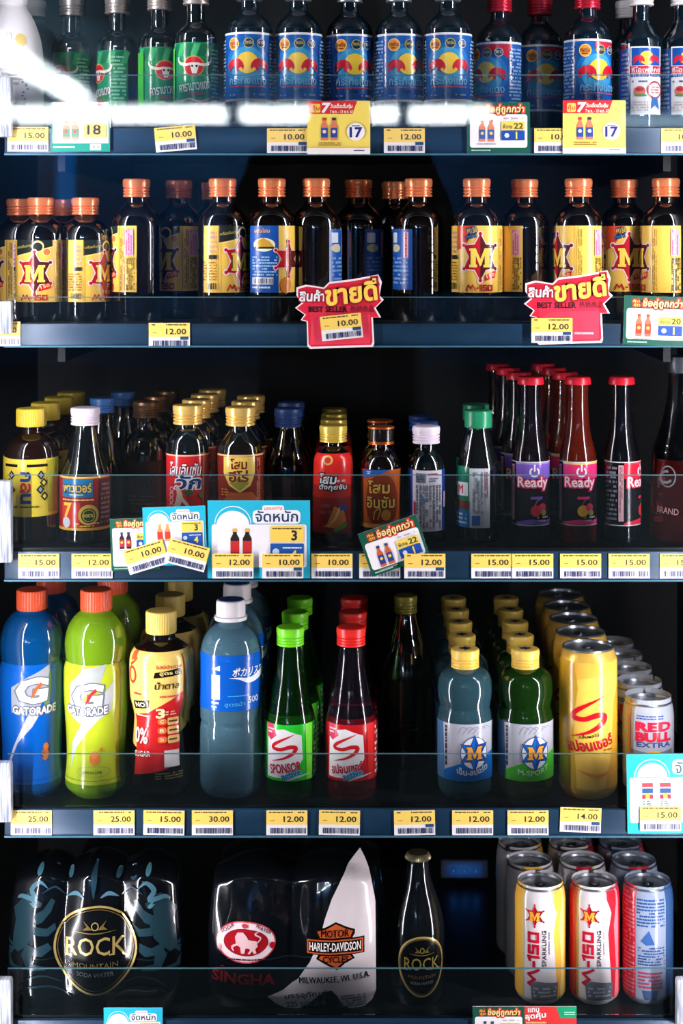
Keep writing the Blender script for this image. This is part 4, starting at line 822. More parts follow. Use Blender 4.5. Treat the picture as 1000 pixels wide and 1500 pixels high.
# ================================================================== row 5
def m150can(c1, c2):
    a = Art(); H0, H1 = 1302, 1466
    a.rect(-112, H0, 112, H1, (222, 216, 218)); a.poly([(14, H0+4), (40, H0), (60, H0), (60, H1), (24, H1), (20, 1420), (16, 1370), (22, 1340), (14, 1320)], c1); a.poly([(26, H0), (34, H0+10), (27, 1360), (32, 1420), (28, H1), (40, H1), (38, H0)], c2); a.rect(-60, H0, -33, H1, c1); a.rect(-33, H0, -29, H1, (214, 190, 110))
    star6(a, -12, 1343, 14, 16, (214, 36, 50), (150, 26, 30), None, 0, .55); letter_M(a, -12, 1344, 16, 13, (250, 180, 60))
    word_m150(a, -14, 1408, 84, 15, (196, 20, 50), -90, .27); a.text('SPARKLING', 2, 1390, 52, 6, (40, 30, 50), .02, -90); a.fine(8, 1366, 11, 1404, 1, (150, 140, 150), 3, .8, True)
    a.poly([(-18, 1442), (-8, 1438), (24, 1442), (22, H1), (-16, H1)], (104, 110, 122)); a.fine(-14, 1446, 20, 1462, 3, (170, 174, 184), 4); return a
g = 'slim white cans'
B5 = (36.5, 33, 1291)
p1 = can('drink_can', 'slim white can with red side lettering and yellow streaks, leftmost of the front three', 5, 791, .046, *B5, m150can((240, 180, 70), (250, 220, 130)), mat((214, 210, 212), .3, .3), 0, g, .76)
p2 = can('drink_can', 'slim white can with red side lettering and red streaks, middle of the front three', 5, 870, .046, *B5, m150can((206, 30, 46), (236, 130, 140)), mat((214, 210, 212), .3, .3), 0, g, .76)
a = Art(); a.rect(-112, 1302, 112, 1466, (150, 164, 188)); a.rect(-60, 1302, -24, 1466, (206, 46, 66)); a.fine(-58, 1306, -26, 1460, 26, (230, 150, 160), 3); a.fine(-22, 1318, 20, 1360, 9, (40, 84, 150), 4, .9); a.fine(-20, 1388, 20, 1416, 7, (40, 84, 150), 5, .9); a.poly([(-16, 1380), (-4, 1364), (4, 1384), (-8, 1386)], (60, 96, 160)); a.fine(-20, 1424, 16, 1450, 5, (190, 60, 90), 6, .9); a.rect(23, 1302, 60, 1466, (60, 96, 150)); a.poly([(-14, 1452), (10, 1452), (6, 1466), (-10, 1466)], (70, 90, 130))
p3 = can('drink_can', 'slim silver can turned to its blue text panel, rightmost of the front three', 5, 948, .046, *B5, a, mat((190, 198, 210), .28, .6), 0, g, .76)
for q, dx, n in ((p1, -.006, 'yellow-streaked'), (p2, -.006, 'red-streaked'), (p3, -.006, 'blue-text')):
    for k in (1, 2): dup(q, (q.location.x+dx*k, q.location.y+.056*k, q.location.z), R_(70*k), '%s slim can back, behind the %s can on the lowest shelf' % (ORD[k], n))
# soda packs in printed film
def pack(label, cx, hw, ytop, yc, dep, art, m_film, lobes, group=None, seed=0, back_=False):
    s = S(yc); yb = basepx(5, yc); H = (yb-ytop)/s; W = hw/s
    root = empty('soda_pack', (X(cx, yc), yc, EYE+(HY-yb)/s+.0003), label, 'drink pack', group)
    def hwid(z):
        t = z/H
        return W*(.93+.07*min(1, t/.12) if t < .12 else 1.0 if t < .5 else 1.0-.10*((t-.5)/.5)**1.6)
    def rad(x, z):
        """half depth of the film at x, z"""
        t = z/H; w_ = hwid(z); u = max(-1, min(1, x/w_)); d = dep*(1-.22*max(0, (t-.55)/.45)**2)
        e = (1-abs(u)**5)**.2*d
        e -= .010*(1-abs(math.cos((u+1)*PI*lobes/2+PI/2)))*min(1, .35+t)*(1-abs(u)**8)
        if t < .1: e *= .9+t
        nz = noise.noise(Vector((x*22+seed*7, z*9, seed)))*.0030+noise.noise(Vector((x*60, z*26+seed, seed)))*.0016*(.3+t)
        return max(e+nz*(1-abs(u)**6), .0005)
    def topz(x):
        u = x/W; return H-.010*(1-abs(math.sin((u+1)*PI*lobes/2)))-.004*u*u
    bm = bmesh.new(); nx, nz = 90, 60; fr, bk = [], []
    for j in range(nz+1):
        rf_, rb_ = [], []
        for i in range(nx+1):
            t = j/nz; u = -math.cos(PI*i/nx); u = u*.55+(-1+2*i/nx)*.45; z = t*topz(u*W); x = u*hwid(z)
            e = rad(x, z)*(1 if t < .93 else (1-((t-.93)/.07)**2*.55))
            rf_.append(bm.verts.new((x, -e, z))); rb_.append(bm.verts.new((x, e*.98, z)))
        fr.append(rf_); bk.append(rb_)
    for g_, sg in ((fr, 1), (bk, -1)):
        for j in range(nz):
            for i in range(nx):
                q = (g_[j][i], g_[j][i+1], g_[j+1][i+1], g_[j+1][i]); bm.faces.new(q if sg > 0 else q[::-1])
    for i in range(nx): bm.faces.new((fr[nz][i], fr[nz][i+1], bk[nz][i+1], bk[nz][i])); bm.faces.new((fr[0][i+1], fr[0][i], bk[0][i], bk[0][i+1]))
    for j in range(nz): bm.faces.new((fr[j+1][0], bk[j+1][0], bk[j][0], fr[j][0])); bm.faces.new((fr[j][nx], bk[j][nx], bk[j+1][nx], fr[j+1][nx]))
    link('film', tomesh(bm, 'film', m_film, True, 60), root)
    if art:
        st = .004; n = int(W/st)+2
        kf = 1-dep*s/F; b2, mts = art.bm(lambda x, y: (x*kf/s, (yb-HY-(y-HY)*kf)/s), [k*st for k in range(-n, n+1)], [k*st for k in range(0, int(H/st)+1)])
        for v in b2.verts:
            x, l, z = v.co; x = max(-.985*hwid(z), min(.985*hwid(z), x)); t = z/max(topz(x), .001); e = rad(x, z)*(1 if t < .93 else (1-((min(t, 1)-.93)/.07)**2*.55)); v.co = (x, -e-.0006-l*EPS*1.4, z)
        link('print', tomesh(b2, 'print', mts, True, None), root)
    return root
FILM = coated(mat((9, 13, 18), .12))
TL = (28, 54, 64); GD = mat((196, 170, 104), .3, .5); GD2 = mat((120, 100, 50), .35, .4)
def lion(a, cx, cy, k, m, fl=1):
    """rampant lion silhouette"""
    l = None
    def T(p): return [(cx+fl*x*k, cy+y*k) for x, y in p]
    l = a.poly(T([(-14, -44), (-4, -54), (8, -52), (12, -44), (20, -40), (18, -34), (8, -32), (6, -22), (12, -8), (6, 14), (-8, 30), (-20, 40), (-30, 34), (-28, 12), (-24, -10), (-28, -28)]), m)
    for P in ([(4, -20), (22, -30), (34, -46), (40, -42), (34, -26), (20, -10), (8, -6)], [(8, -4), (28, 0), (40, -8), (42, 2), (30, 12), (8, 10)], [(-6, 24), (10, 30), (30, 22), (36, 32), (20, 44), (4, 42), (6, 56), (26, 60), (26, 66), (-4, 66), (-14, 44)], [(-24, 34), (-34, 48), (-28, 60), (-14, 62), (-14, 66), (-36, 66), (-44, 52), (-36, 34)]):
        a.poly(T(P), m, l)
    a.line(T([(-30, 30), (-44, 20), (-40, 0), (-50, -16), (-40, -30)]), [5, 5, 5, 7, 1], m, l)
def oval_logo(a, cx, cy, rx, ry, k, bright=True):
    pts = []
    for i in range(48):
        t = 2*PI*i/48; x = math.cos(t); y = math.sin(t); q = 1-.16*max(0, y)**1.5
        pts.append((cx+rx*x*(q if y > 0 else 1), cy+ry*y*(1.10 if y > 0 else .95)))
    a.poly(pts, (8, 11, 14)); P = pts+[pts[0], pts[1]]
    a.line(P, 3.0*k, GD, smooth=False); a.line([(cx+(x-cx)*.93, cy+(y-cy)*.93) for x, y in P], .9*k, GD2, smooth=False)
    c = GD if bright else mat((150, 136, 70), .35, .4)
    a.text('ROCK', cx, cy-ry*.02, rx*1.45, ry*.42, c, .012)
    # serif feet of the capitals
    for u0, u1 in ((-.75, -.58), (.33, .47), (.66, .78)): a.line([(cx+rx*u0, cy+ry*.185), (cx+rx*u1, cy+ry*.185)], ry*.035, c, smooth=False)
    a.line([(cx-rx*.5, cy-ry*.38), (cx, cy-ry*.33), (cx+rx*.5, cy-ry*.38)], [.5, 1.8*k, .5], GD2); a.ring(cx, cy-ry*.5, rx*.09, ry*.10, 1.4*k, c)
    for sg in (-1, 1): a.poly([(cx+sg*rx*.06, cy-ry*.42), (cx+sg*rx*.28, cy-ry*.64), (cx+sg*rx*.2, cy-ry*.5), (cx+sg*rx*.3, cy-ry*.42)], GD2)
    a.text('MOUNTAIN', cx, cy+ry*.43, rx*1.1, ry*.12, GD2, .01, arc=-ry*.03); a.text('SODA WATER', cx, cy+ry*.64, rx*.9, ry*.10, (110, 116, 120), .01, arc=-ry*.03)
a = Art()
lion(a, -92, 1362, .92, TL, 1); lion(a, 96, 1362, .92, TL, -1)
for sg in (-1, 1):
    a.line([(sg*74, 1318), (sg*66, 1306), (sg*78, 1297), (sg*90, 1308), (sg*84, 1320), (sg*104, 1318), (sg*112, 1322)][1:], [1, 5, 7, 7, 6, 2], (70, 112, 128)); a.line([(sg*90, 1322), (sg*84, 1330), (sg*92, 1326)], [1, 5, 1], (80, 122, 138))
    a.ell(sg*58, 1288, 6, 7, (34, 62, 76)); a.ell(sg*80, 1284, 4, 5, (76, 128, 142)); a.ell(sg*36, 1290, 4, 5, (60, 100, 112)); a.line([(sg*12, 1318), (sg*24, 1312), (sg*38, 1318)], [1, 6, 1], (76, 114, 130)); a.line([(sg*42, 1316), (sg*56, 1304), (sg*74, 1312)], [1, 3, 1], (30, 54, 66))
    a.line([(sg*46, 1440), (sg*70, 1430), (sg*92, 1434), (sg*108, 1446)], [1, 3, 3, 1], (26, 46, 56)); a.line([(sg*30, 1462), (sg*60, 1446), (sg*96, 1448), (sg*112, 1460)], [1, 3, 3, 1], (24, 42, 52))
a.line([(2, 1274), (2, 1292), (2, 1318)], [3, 9, 1], (30, 58, 70)); oval_logo(a, 5, 1388, 60, 62, 1.0)
pack('soda pack in black film with a gold drop emblem between two lions', 146, 126, 1250, .062, .050, a, FILM, 3, 'film wrapped soda packs', 1)
# red oval soda pack with the white printed corner
a = Art()
a.ell(-68, 1381, 44, 31, (206, 70, 84)); a.ell(-68, 1381, 42, 29, (232, 214, 218)); a.ell(-68, 1381, 33, 20, (168, 20, 34)); a.ring(-68, 1381, 33, 20, 1, (120, 14, 30))
a.text('SODA', -95, 1362.5, 23, 5, (90, 24, 34), .03, -32, arc=-1); a.text('WATER', -42, 1362, 26, 5, (90, 24, 34), .03, 31, arc=-1); a.ell(-69, 1356.5, 5, 3.4, (190, 70, 80)); a.ell(-107, 1390, 3, 4, (168, 20, 34)); a.ell(-29, 1386, 4, 5, (168, 20, 34)); a.fine(-96, 1404, -40, 1408, 1, (90, 24, 34), 4, .95)
LP = (226, 186, 190)
l = a.poly([(-84, 1374), (-80, 1367), (-72, 1366), (-66, 1372), (-64, 1376), (-52, 1378), (-50, 1386), (-54, 1390), (-52, 1396), (-56, 1397), (-60, 1389), (-68, 1389), (-70, 1397), (-75, 1397), (-76, 1388), (-82, 1385)], LP); a.line([(-51, 1381), (-46, 1374), (-54, 1368), (-48, 1364)], [2, 2, 2.4, 1], LP, l); a.line([(-80, 1384), (-88, 1388), (-86, 1394)], [3, 3, 1.5], LP, l); a.line([(-62, 1386), (-60, 1392), (-64, 1397)], [3, 3, 2], LP, l)
a.text('SINGHA', -72, 1434, 92, 15, (112, 18, 26), .05, 2); a.fine(-106, 1416, -46, 1419, 1, (100, 20, 26), 5)
WHT = (214, 204, 206)
a.poly([(99, 1261), (106, 1274), (116, 1300), (122, 1330), (123, 1460), (118, 1474), (104, 1482), (86, 1482), (74, 1474), (66, 1458), (58, 1450), (46, 1452), (34, 1462), (22, 1474), (8, 1481), (-10, 1480), (-24, 1472), (-36, 1460), (-14, 1452), (8, 1436), (26, 1410), (40, 1376), (48, 1346), (58, 1318), (72, 1292)], WHT)
sh = (20, 14, 14); OR = (190, 84, 40)
a.poly([(36, 1361), (58, 1356), (60, 1352), (92, 1352), (92, 1356), (92, 1362), (85, 1372), (85, 1374), (106, 1374), (106, 1402), (86, 1402), (92, 1408), (78, 1414), (70, 1420), (52, 1418), (40, 1412), (34, 1404), (36, 1400), (20, 1400), (20, 1374), (38, 1372)][:0] or [(33, 1362), (48, 1358), (64, 1350), (80, 1358), (92, 1362), (92, 1368), (88, 1374), (106, 1374), (106, 1398), (88, 1398), (92, 1404), (78, 1410), (66, 1420), (50, 1412), (35, 1404), (38, 1398), (20, 1398), (20, 1374), (38, 1374), (34, 1368)], sh)
a.poly([(37, 1364), (49, 1361), (64, 1353), (79, 1361), (89, 1364), (85, 1373), (41, 1373)], OR); a.poly([(42, 1399), (85, 1399), (88, 1403), (77, 1407), (65, 1416), (51, 1409), (39, 1403)], OR); a.rect(22, 1376, 104, 1396.5, OR); a.rect(24, 1378, 102, 1394.5, sh)
a.text('HARLEY-DAVIDSON', 63, 1386, 75, 12, (232, 226, 224), .03); a.text('MOTOR', 63, 1366.5, 41, 10.5, sh, .04); a.text('CYCLES', 64, 1404, 38, 9, sh, .04)
a.text('MILWAUKEE, WI. U.S.A.', 62, 1434, 104, 10.5, (18, 26, 42), .05, -4); a.text('บรรจุภัณฑ์', 20, 1458, 62, 10, (60, 72, 86), .04, -8); a.text('325 มล. X 6', 20, 1471, 58, 9, (90, 108, 116), .03, -8); a.fine(68, 1456, 108, 1478, 5, (110, 124, 136), 8)
pack('soda pack in black film with a red oval lion emblem and a white printed corner', 431, 124, 1252, .062, .050, a, FILM, 2, 'film wrapped soda packs', 4)
a = Art(); a.text('WATER', 50, 1240, 50, 10, (50, 54, 60), .03, -6); a.fine(-100, 1236, -20, 1246, 2, (46, 50, 56), 3)
pack('soda pack in black film standing behind the red oval one, only its top showing', 440, 122, 1228, .180, .050, None, FILM, 2, 'film wrapped soda packs', 9)
# single soda bottle
a = Art(); oval_logo(a, 5, 1414, 37, 42, .9, False)
p = bottle('soda_bottle', 'single dark soda bottle with a crown cap and gold oval emblem', 'bottle', 5, 612, .050, [(34, 1466), (38, 1458), (39, 1440), (39, 1400), (39, 1370), (38, 1350), (34, 1330), (28, 1312), (21, 1294), (17, 1278), (15.5, 1262), (16, 1260), (16, 1256)], liquid((20, 26, 30), .5, (130, 150, 160), 1.2), [(18.5, 1257), (19.5, 1255.5), (18.5, 1253), (16.5, 1250), (14.5, 1248.5)], mat((140, 130, 100), .3, .7), [('label', a, 0)], None, ridge=.0007, capname='crown_cap')
# ================================================================== price tags and promotion signs on the rails
PAPER, TYEL = (232, 230, 232), (246, 208, 100)
CARD = mat(PAPER, .42); Art.R = .42
def flat(name, label, cat, art, cx, cy, outline, lvl, rot=0, group=None, th=.0006, backm=CARD, me=None):
    """card with printed artwork centred on photo px (cx, cy); outline in px around the centre"""
    y = -.0045-.0016*lvl; s = S(y)
    if me is None:
        bm, mats = art.bm(lambda x, yy: (x/s, -yy/s))
        for v in bm.verts: v.co = (v.co.x, -th-.00004*v.co.y, v.co.z)
        n0 = len(mats); f0 = [bm.verts.new((a/s, 0, -b/s)) for a, b in outline]; fc = bm.faces.new(f0); fc.material_index = n0
        r = bmesh.ops.extrude_face_region(bm, geom=[fc]); ev = [v for v in r['geom'] if isinstance(v, bmesh.types.BMVert)]; bmesh.ops.translate(bm, verts=ev, vec=(0, -th, 0))
        me = tomesh(bm, name, mats+[backm], False)
    o = link(name, me, None, (X(cx, y), y, Z(cy, y)), (0, R_(rot), 0)); return setp(o, label, cat, group)
def rc(w_, h_): return [(-w_/2, -h_/2), (w_/2, -h_/2), (w_/2, h_/2), (-w_/2, h_/2)]
TM = {}
def tag(price, cx, cy, label, lvl=0, rot=0, chip=False, wd=60, h=36, seed=1):
    k = (price, chip)
    a = None
    if k not in TM:
        a = Art(); a.rect(-30, -18, 30, 18, PAPER); a.rect(-30, -18, 30, 2.5, TYEL); a.fine(-26, -17, 26, -13.5, 1, (90, 76, 40), len(TM)+3, .9); a.fine(-26, -4.5, -16, -2.5, 1, (140, 120, 60), 2, .9)
        a.text(price, 10 if len(price) > 3 else 10, -5.5, 29, 8, (44, 40, 44), .025)
        if chip: a.rect(16, 2, 28, 6.5, (24, 70, 120))
        a.bars(-24, 7.5, 28, 15.5, (40, 50, 100), len(TM)+7)
    o = flat('price_tag', label, 'price tag', a, cx, cy, rc(60, 36), lvl, rot, 'yellow and white price tags on the shelf rails', me=TM.get(k)); TM[k] = o.data; return o
L1 = 'price tag on the top rail, '
tag('15.00', 41, 204, L1+'at the left end by the 18 sign', 0, 0)
tag('10.00', 257, 203, L1+'alone and slightly tilted, right of the 18 sign', 0, -5, True)
tag('10.00', 421, 206, L1+'touching the left of the middle yellow 17 sign', 0, 0, True)
tag('12.00', 592, 206, L1+'reading 12.00, right of the middle yellow 17 sign', 0, 0, True)
tag('10.00', 812, 206, L1+'partly under the right-hand yellow 17 sign', 0, 0, True)
tag('10.00', 998, 206, L1+'cut off by the frame at the right end', 0, 0)
L2 = 'price tag on the second rail, '
tag('12.00', 0, 489, L2+'cut off by the frame at the left end', 0, 0)
tag('12.00', 248, 491, L2+'alone between the left end and the red sign', 0, 0, True)
L3 = 'price tag on the third rail, '
tag('15.00', 57, 829, L3+'reading 15.00, under the yellow-capped tea', 0, 0)
tag('12.00', 135, 829, L3+'reading 12.00, under the white-capped cone-neck bottle', 0, 0)
tag('10.00', 214, 816, 'price tag tilted upward to the right, stuck over the small green sign', 3, -17)
tag('10.00', 274, 813, 'price tag tilted downward to the right, stuck over the smaller cyan sign', 4, 15)
tag('12.00', 341, 829, 'price tag reading 12.00 stuck at the lower left of the big cyan sign', 3, 0)
tag('10.00', 414, 829, 'price tag reading 10.00 stuck at the lower right of the big cyan sign', 3, 0, True)
tag('10.00', 486, 829, L3+'reading 10.00, just right of the big cyan sign', 0, 0)
tag('12.00', 556, 829, L3+'mostly covered by the tilted green sign', 0, 0)
tag('12.00', 622, 829, L3+'overlapping the corner of the tilted green sign', 3, 0, True)
tag('15.00', 720, 829, L3+'left of a touching pair, under the green cap')
tag('15.00', 780, 829, L3+'right of a touching pair, under the purple-topped label', .5)
tag('15.00', 850, 829, L3+'under the amber-red red-capped bottle')
tag('15.00', 921, 829, L3+'under the bottle with the black text panel')
tag('15.00', 996, 829, L3+'cut off by the frame at the right end')
L4 = 'price tag on the fourth rail, '
for pr, cx, t, ch, r in (('25.00', 46, 'under the blue sports drink at the left end', False, 0), ('25.00', 167, 'under the lime green sports drink', False, 0), ('15.00', 240, 'under the yellow and red label bottle', False, 1), ('30.00', 311, 'reading 30.00, under the clear blue-band bottle', False, 0), ('12.00', 420, 'under the green glass bottle', False, 0), ('12.00', 497, 'under the red glass bottle', False, 1), ('12.00', 607, 'under the dark gap, with a blue chip', True, -1), ('12.00', 692, 'under the pale blue star M bottle', False, 0), ('12.00', 773, 'under the green star M bottle', False, 0)):
    tag(pr, cx, 1205, L4+t, 0, r, ch)
tag('14.00', 850, 1201, L4+'reading 14.00, under the tall gold can', 0, 2, True)

# ---- signs
def cyan(w_, h_, num, left, right, bars_=True):
    """cyan promotion card authored around its centre, w_ x h_ px"""
    k = w_/150; a = Art(); C = (30, 176, 206); x0, y0 = -w_/2, -h_/2
    a.rect(x0, y0, -x0, -y0, C)
    a.ring(x0+37*k, y0+34*k, 27*k, 26*k, 1.2*k, (230, 240, 244), None, 24, 180, 360); a.ell(x0+37*k, y0+36*k, 24*k, 21*k, (236, 236, 240), None, 24, 180, 360)
    a.rrect(x0+66*k, y0+14*k, x0+136*k, y0+34*k, 6*k, WHITE); a.rrect(x0+80*k, y0+7*k, x0+112*k, y0+16*k, 3*k, WHITE); a.text('แคมเปญ', x0+96*k, y0+11.5*k, 26*k, 6*k, (226, 90, 70), .02, -3); a.text('จัดหนัก', x0+101*k, y0+23*k, 62*k, 16*k, (30, 56, 90), .022)
    a.rrect(x0+6*k, y0+35*k, x0+145*k, y0+h_-16*k, 3*k, (236, 232, 236))
    for i in (0, 1): mini_bottle(a, x0+(40+18*i)*k, y0+61*k, 13*k, 40*k, left, right, (226, 170, 60))
    a.rect(x0+92*k, y0+37*k, x0+141*k, y0+61*k, (244, 206, 90)); a.fine(x0+95*k, y0+39*k, x0+138*k, y0+43*k, 1, (90, 70, 40), 3, .95); a.text(num, x0+127*k, y0+51*k, None, 14*k, (40, 40, 44), .05)
    a.rect(x0+92*k, y0+63*k, x0+141*k, y0+h_-18*k, (26, 80, 160)); a.ell(x0+100*k, y0+75*k, 5*k, 5*k, (190, 210, 230)); a.fine(x0+110*k, y0+67*k, x0+138*k, y0+71*k, 1, (220, 230, 240), 5, .95); a.text('4' if num == '3' else '1', x0+126*k, y0+80*k, None, 14*k, (246, 214, 90), .05)
    return a
flat('promotion_sign', 'big cyan promotion sign reading 3, centre left of the third rail', 'sign', cyan(150, 114, '3', (30, 22, 22), (190, 40, 40)), 379, 790, rc(150, 114), 1.5, 0, 'cyan promotion signs')
flat('promotion_sign', 'smaller cyan promotion sign, half under two crossing price tags', 'sign', cyan(92, 86, '3', (224, 150, 90), (206, 60, 40)), 256, 785, rc(92, 86), 2.2, -2, 'cyan promotion signs')
def cyan2():
    a = cyan(130, 117, '', (210, 214, 220), (200, 60, 60)); return a
k = 1.0
a = Art(); C = (30, 190, 206); a.rect(-65, -58, 65, 58, C); a.ring(-28, -25, 26, 26, 1.2, (226, 240, 244), None, 24, 180, 360); a.ell(-28, -25, 22, 20, (236, 236, 240), None, 24, 180, 360); a.rrect(2, -50, 70-6, -28, 6, WHITE); a.text('จัดหนัก', 36, -38, 60, 17, (30, 90, 110), .022)
a.rrect(-61, -24, 65, 42, 3, (238, 234, 238))
for x in (-35, -9):
    a.rect(x-9, -17, x+9, 23, (200, 206, 214)); a.rect(x-8, -16, x+8, -10, (200, 60, 70)); a.rect(x-8, -8, x+8, -1, (40, 80, 130)); a.ell(x, 3, 5, 4, (240, 190, 60)); a.rect(x-8, 1, x-3, 7, (200, 40, 60)); a.rect(x+3, 1, x+8, 7, (200, 40, 60)); a.fine(x-7, 9, x+7, 20, 3, (60, 120, 120), 4)
flat('promotion_sign', 'cyan promotion sign at the right end of the fourth rail, under the silver can', 'sign', a, 983, 1162, rc(130, 116), 0.6, -1, 'cyan promotion signs')
tag('15.00', 967, 1199, 'price tag reading 15.00 stuck on the cyan sign at the right end', 1.8, 0)
flat('promotion_sign', 'cyan promotion sign cut off by the bottom edge, under the black soda pack', 'sign', cyan(86, 66, '3', (60, 70, 80), (40, 60, 90)), 195, 1509, rc(86, 66), 0.6, 0, 'cyan promotion signs')
def green(w_, h_, n1, n2, bot, lab, capc, hot=True):
    k = w_/92; a = Art(); G = (10, 84, 66); x0, y0 = -w_/2, -h_/2
    a.rect(x0, y0, -x0, -y0, G)
    a.rrect(x0+4*k, y0+18*k, -x0-4*k, -y0-8*k, 4*k, (240, 236, 238))
    a.poly([(x0+10*k, y0+5*k), (x0+22*k, y0+3*k), (x0+24*k, y0+16*k), (x0+12*k, y0+18*k)], (150, 50, 30)); a.text('คุ้ม', x0+17*k, y0+8*k, 9*k, 5*k, (250, 210, 80), .03); a.text('สุด', x0+18*k, y0+14*k, 9*k, 5*k, (250, 210, 80), .03)
    a.text('ซื้อคู่ถูกกว่า', x0+55*k, y0+11*k, 56*k, 14*k, (252, 224, 150), .05, 0, .1, out=(222, 60, 40), ow=2*k)
    for i in (0, 1): mini_bottle(a, x0+(22+13*i)*k, y0+42*k, 9*k, 32*k, bot, lab, capc, (244, 200, 70))
    a.fine(x0+14*k, y0+60*k, x0+42*k, y0+63*k, 1, (150, 140, 140), 3, .95); a.fine(x0+54*k, y0+22*k, x0+82*k, y0+26*k, 1, (170, 160, 160), 4)
    a.rect(x0+50*k, y0+29*k, x0+84*k, y0+41*k, (246, 210, 90)); a.text('พิเศษ', x0+59*k, y0+36*k, 14*k, 6*k, (60, 70, 30), .03); a.text(n1, x0+75*k, y0+35*k, 13*k, 8*k, (70, 80, 30), .05)
    a.rect(x0+50*k, y0+42*k, x0+84*k, y0+56*k, (22, 72, 160)); a.ell(x0+58*k, y0+49*k, 3.5*k, 3.5*k, (210, 224, 240)); a.text(n2, x0+72*k, y0+49*k, None, 10*k, (246, 214, 90), .05)
    a.fine(x0+6*k, -y0-6*k, x0+34*k, -y0-2.5*k, 1, (170, 210, 190), 6, .95); return a
GP = 'green frame promotion signs'
flat('promotion_sign', 'green framed sign with two bottles on the top rail, between two yellow signs', 'sign', green(92, 75, '22', '1', (226, 130, 90), (50, 90, 170), (200, 60, 50)), 730, 187, rc(92, 75), .8, 0, GP)
flat('promotion_sign', 'green framed sign cut by the right frame edge on the second rail', 'sign', green(94, 72, '20', '1', (226, 110, 80), (206, 60, 50), (214, 70, 50)), 960, 470, rc(94, 72), .8, 2, GP)
flat('promotion_sign', 'small green sign tilted under the crossing price tags on the third rail', 'sign', green(70, 76, '20', '1', (40, 30, 40), (170, 40, 50), (60, 60, 90)), 197, 797, rc(70, 76), .9, -2, GP)
flat('promotion_sign', 'green sign tilted upward in front of the brown-label bottle, reading 22', 'sign', green(90, 66, '22', '1', (206, 90, 50), (30, 60, 140), (30, 60, 110)), 577, 799, rc(90, 66), 1.5, -19, GP)
flat('promotion_sign', 'green sign cut off by the bottom edge, left of a red one', 'sign', green(76, 62, '20', '1', (206, 90, 50), (30, 60, 140), (30, 60, 110)), 730, 1505, rc(76, 62), .6, 0, GP)
a = Art(); a.rect(-38, -31, 38, 31, (214, 50, 50)); a.poly([(8, -31), (38, -31), (38, -14), (14, -14)], (20, 150, 104)); a.fine(20, -24, 36, -18, 2, (170, 230, 200), 3, .95); a.text('แถม', -25, -26, 16, 6, WHITE, .03, -3); a.text('สุดคุ้ม', -22, -17, 30, 11, WHITE, .05, -6); a.fine(-36, -10, -6, -5, 1, (246, 180, 120), 4, .95); a.rrect(-34, -3, 34, 27, 3, (238, 232, 234)); a.text('40', 26, -1, 10, 6, (70, 70, 70), .03)
flat('promotion_sign', 'red sign with a green corner, under the slim cans', 'sign', a, 806, 1505, rc(76, 62), .6, 0)
# the 18 sign
a = Art(); a.rect(-43, -36, 43, 36, (232, 236, 234)); a.rect(-43, 24, 43, 36, (20, 140, 120)); a.fine(-40, 27, -8, 32, 1, (190, 226, 216), 3, .95); a.rect(14, 25, 30, 34, (224, 228, 228)); a.bars(16, 27, 29, 32, (100, 110, 120), 3); a.rect(-43, -36, -41, 36, (20, 140, 120)); a.rect(41, -36, 43, 36, (20, 140, 120))
for x in (-21, -8): mini_bottle(a, x, 4, 10, 27, (224, 150, 120), (90, 150, 130), (220, 110, 70), (220, 90, 70))
a.rect(5, -6, 38, 16, (246, 214, 110)); a.text('18', 20, 4, 19, 14, (60, 50, 50), .04); a.fine(8, -12, 36, -9, 1, (170, 170, 170), 4); a.ell(-29, -29, 6, 6, (226, 140, 70)); a.ell(28, -32, 4, 3, (214, 70, 80))
flat('promotion_sign', 'white sign reading 18 with a teal foot, on the top rail at the left', 'sign', a, 118, 186, rc(86, 72), .8, 0, GP)
def y17():
    a = Art(); a.rect(-46, -39, 46, 39, (246, 220, 100)); a.poly([(-46, -39), (27, -39), (20, -20), (-46, -20)], (214, 34, 40)); a.rrect(-40, -35, -27, -22, 2, (244, 196, 80)); a.text('คุ้ม', -33.5, -28, 10, 9, (190, 50, 40), .04); a.text('7', -19, -29, 10, 13, WHITE, .08, 0, .15); a.text('วันเด็ดเต็มคุ้ม', 4, -31, 32, 8, (250, 240, 220), .04, 0, .15); a.text('7 พ.ค. - 13 พ.ค. 67', 4, -23.5, 34, 4.5, (250, 230, 210), .03)
    for x, c in ((-21, (206, 40, 50)), (-7, (40, 50, 60))):
        mini_bottle(a, x, 2, 10, 33, (226, 120, 90), (30, 70, 150), c, (240, 210, 190))
    a.fine(-30, 21, 4, 27, 2, (150, 110, 40), 4, .9); a.ell(25, 6, 13, 13, (244, 240, 244)); a.text('17', 25, 7, 17, 14, (36, 36, 120), .06); a.fine(19, -4, 31, -1, 1, (60, 60, 120), 3, .95); a.rect(-46, 30, 46, 39, (240, 232, 226)); a.fine(22, 32, 38, 35, 1, (70, 70, 120), 5, .95); return a
o = flat('promotion_sign', 'yellow sign with a red banner and 17, in the middle of the top rail', 'sign', y17(), 496, 187, rc(92, 78), .8, 0, 'yellow 17 signs')
flat('promotion_sign', 'yellow sign with a red banner and 17, right part of the top rail', 'sign', None, 870, 186, rc(92, 78), .8, 0, 'yellow 17 signs', me=o.data)
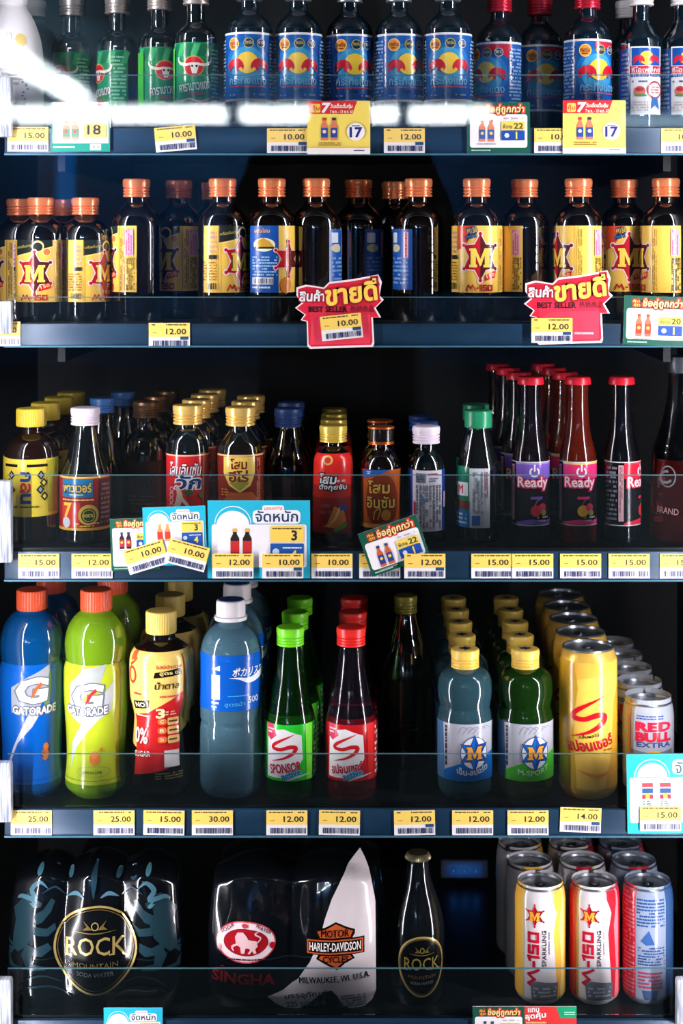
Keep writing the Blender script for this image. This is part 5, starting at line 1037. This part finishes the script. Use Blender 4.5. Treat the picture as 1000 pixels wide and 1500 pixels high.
# best seller shelf talkers
def best(lx):
    a = Art()
    out = [(-62, -38), (-48, -42), (-22, -38), (-14, -46), (20, -50), (58, -57), (63, -46), (60, -26), (66, -20), (54, -8), (62, 6), (50, 6), (52, 44), (50, 49), (-42, 52), (-46, 48), (-47, 12), (-56, 10), (-50, 2), (-64, -8), (-54, -16), (-62, -26)]
    P = [(x, y) for x, y in out]; a.poly(P, (240, 226, 230)); I = [(x*.955-.2, y*.94) for x, y in out]; a.poly(I, (216, 28, 56))
    a.poly([(-42, -12), (46, -12), (44, 34), (-40, 44)], (224, 44, 72)); a.poly([(-42, 46), (-40, 12), (-20, 4), (46, 2), (46, 44)], (234, 60, 84))
    a.rrect(-57, -36, -21, -17, 4, (190, 20, 46)); a.text('สินค้า', -39, -26, 36, 16, WHITE, .05, 0, .05, out=(150, 14, 40), ow=1.6); a.text('ขายดี', 18, -31, 74, 30, (250, 208, 84), .06, -7, .05, out=(168, 20, 40), ow=3.0); a.text('ขายดี', 18, -31, 74, 30, (250, 208, 84), .05, -7, .05)
    a.text('BEST SELLER', -16, -6, 56, 8, (40, 14, 20), .045); a.text('热销商品', 34, -7, 34, 10, (40, 14, 20), 0)
    return a, out
for cx, cy, q, t in ((496, 459, 1, 'left'), (831, 453, 1, 'right')):
    a, out = best(0)
    if t == 'right': a.fine(10, 32, 38, 38, 1, (246, 180, 190), 3, .95)
    flat('best_seller_sign', {'left': 'red cut-out best seller sign on the second rail, before the dark bottles', 'right': 'red cut-out best seller sign on the second rail, before the half star bottle'}[t], 'sign', a, cx, cy, out, 1.0, 0, 'red best seller signs')
tag('10.00', 500, 479, 'price tag slightly tilted, stuck on the left red best seller sign', 2.4, -6, True)
tag('12.00', 808, 484, 'price tag stuck at the lower left of the right red best seller sign', 2.4, 0, True)

# blue glow added in place of a blurred reflection, back of the lowest shelf
y = .33; t = empty('reflection_glow', (X(681, y), y, Z(1489, 0)+.0003), 'added blue glow imitating a reflection, back of the lowest shelf, left of the cans', 'lamp')
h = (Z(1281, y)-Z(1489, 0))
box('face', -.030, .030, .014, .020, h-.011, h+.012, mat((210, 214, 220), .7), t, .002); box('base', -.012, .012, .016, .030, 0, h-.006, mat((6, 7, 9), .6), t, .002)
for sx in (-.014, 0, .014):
    bm = bmesh.new(); bmesh.ops.create_icosphere(bm, subdivisions=2, radius=.0022); bmesh.ops.translate(bm, verts=bm.verts, vec=(sx, .0105, h)); link('glow_bead', tomesh(bm, 'glow_bead', emit((.02, .22, .9), .35)), t)
    lt = bpy.data.lights.new('glow_light', 'POINT'); lt.energy = .0011; lt.color = (.03, .25, 1.0); lt.shadow_soft_size = .002; link('glow_light', lt, t, (sx, .0075, h))
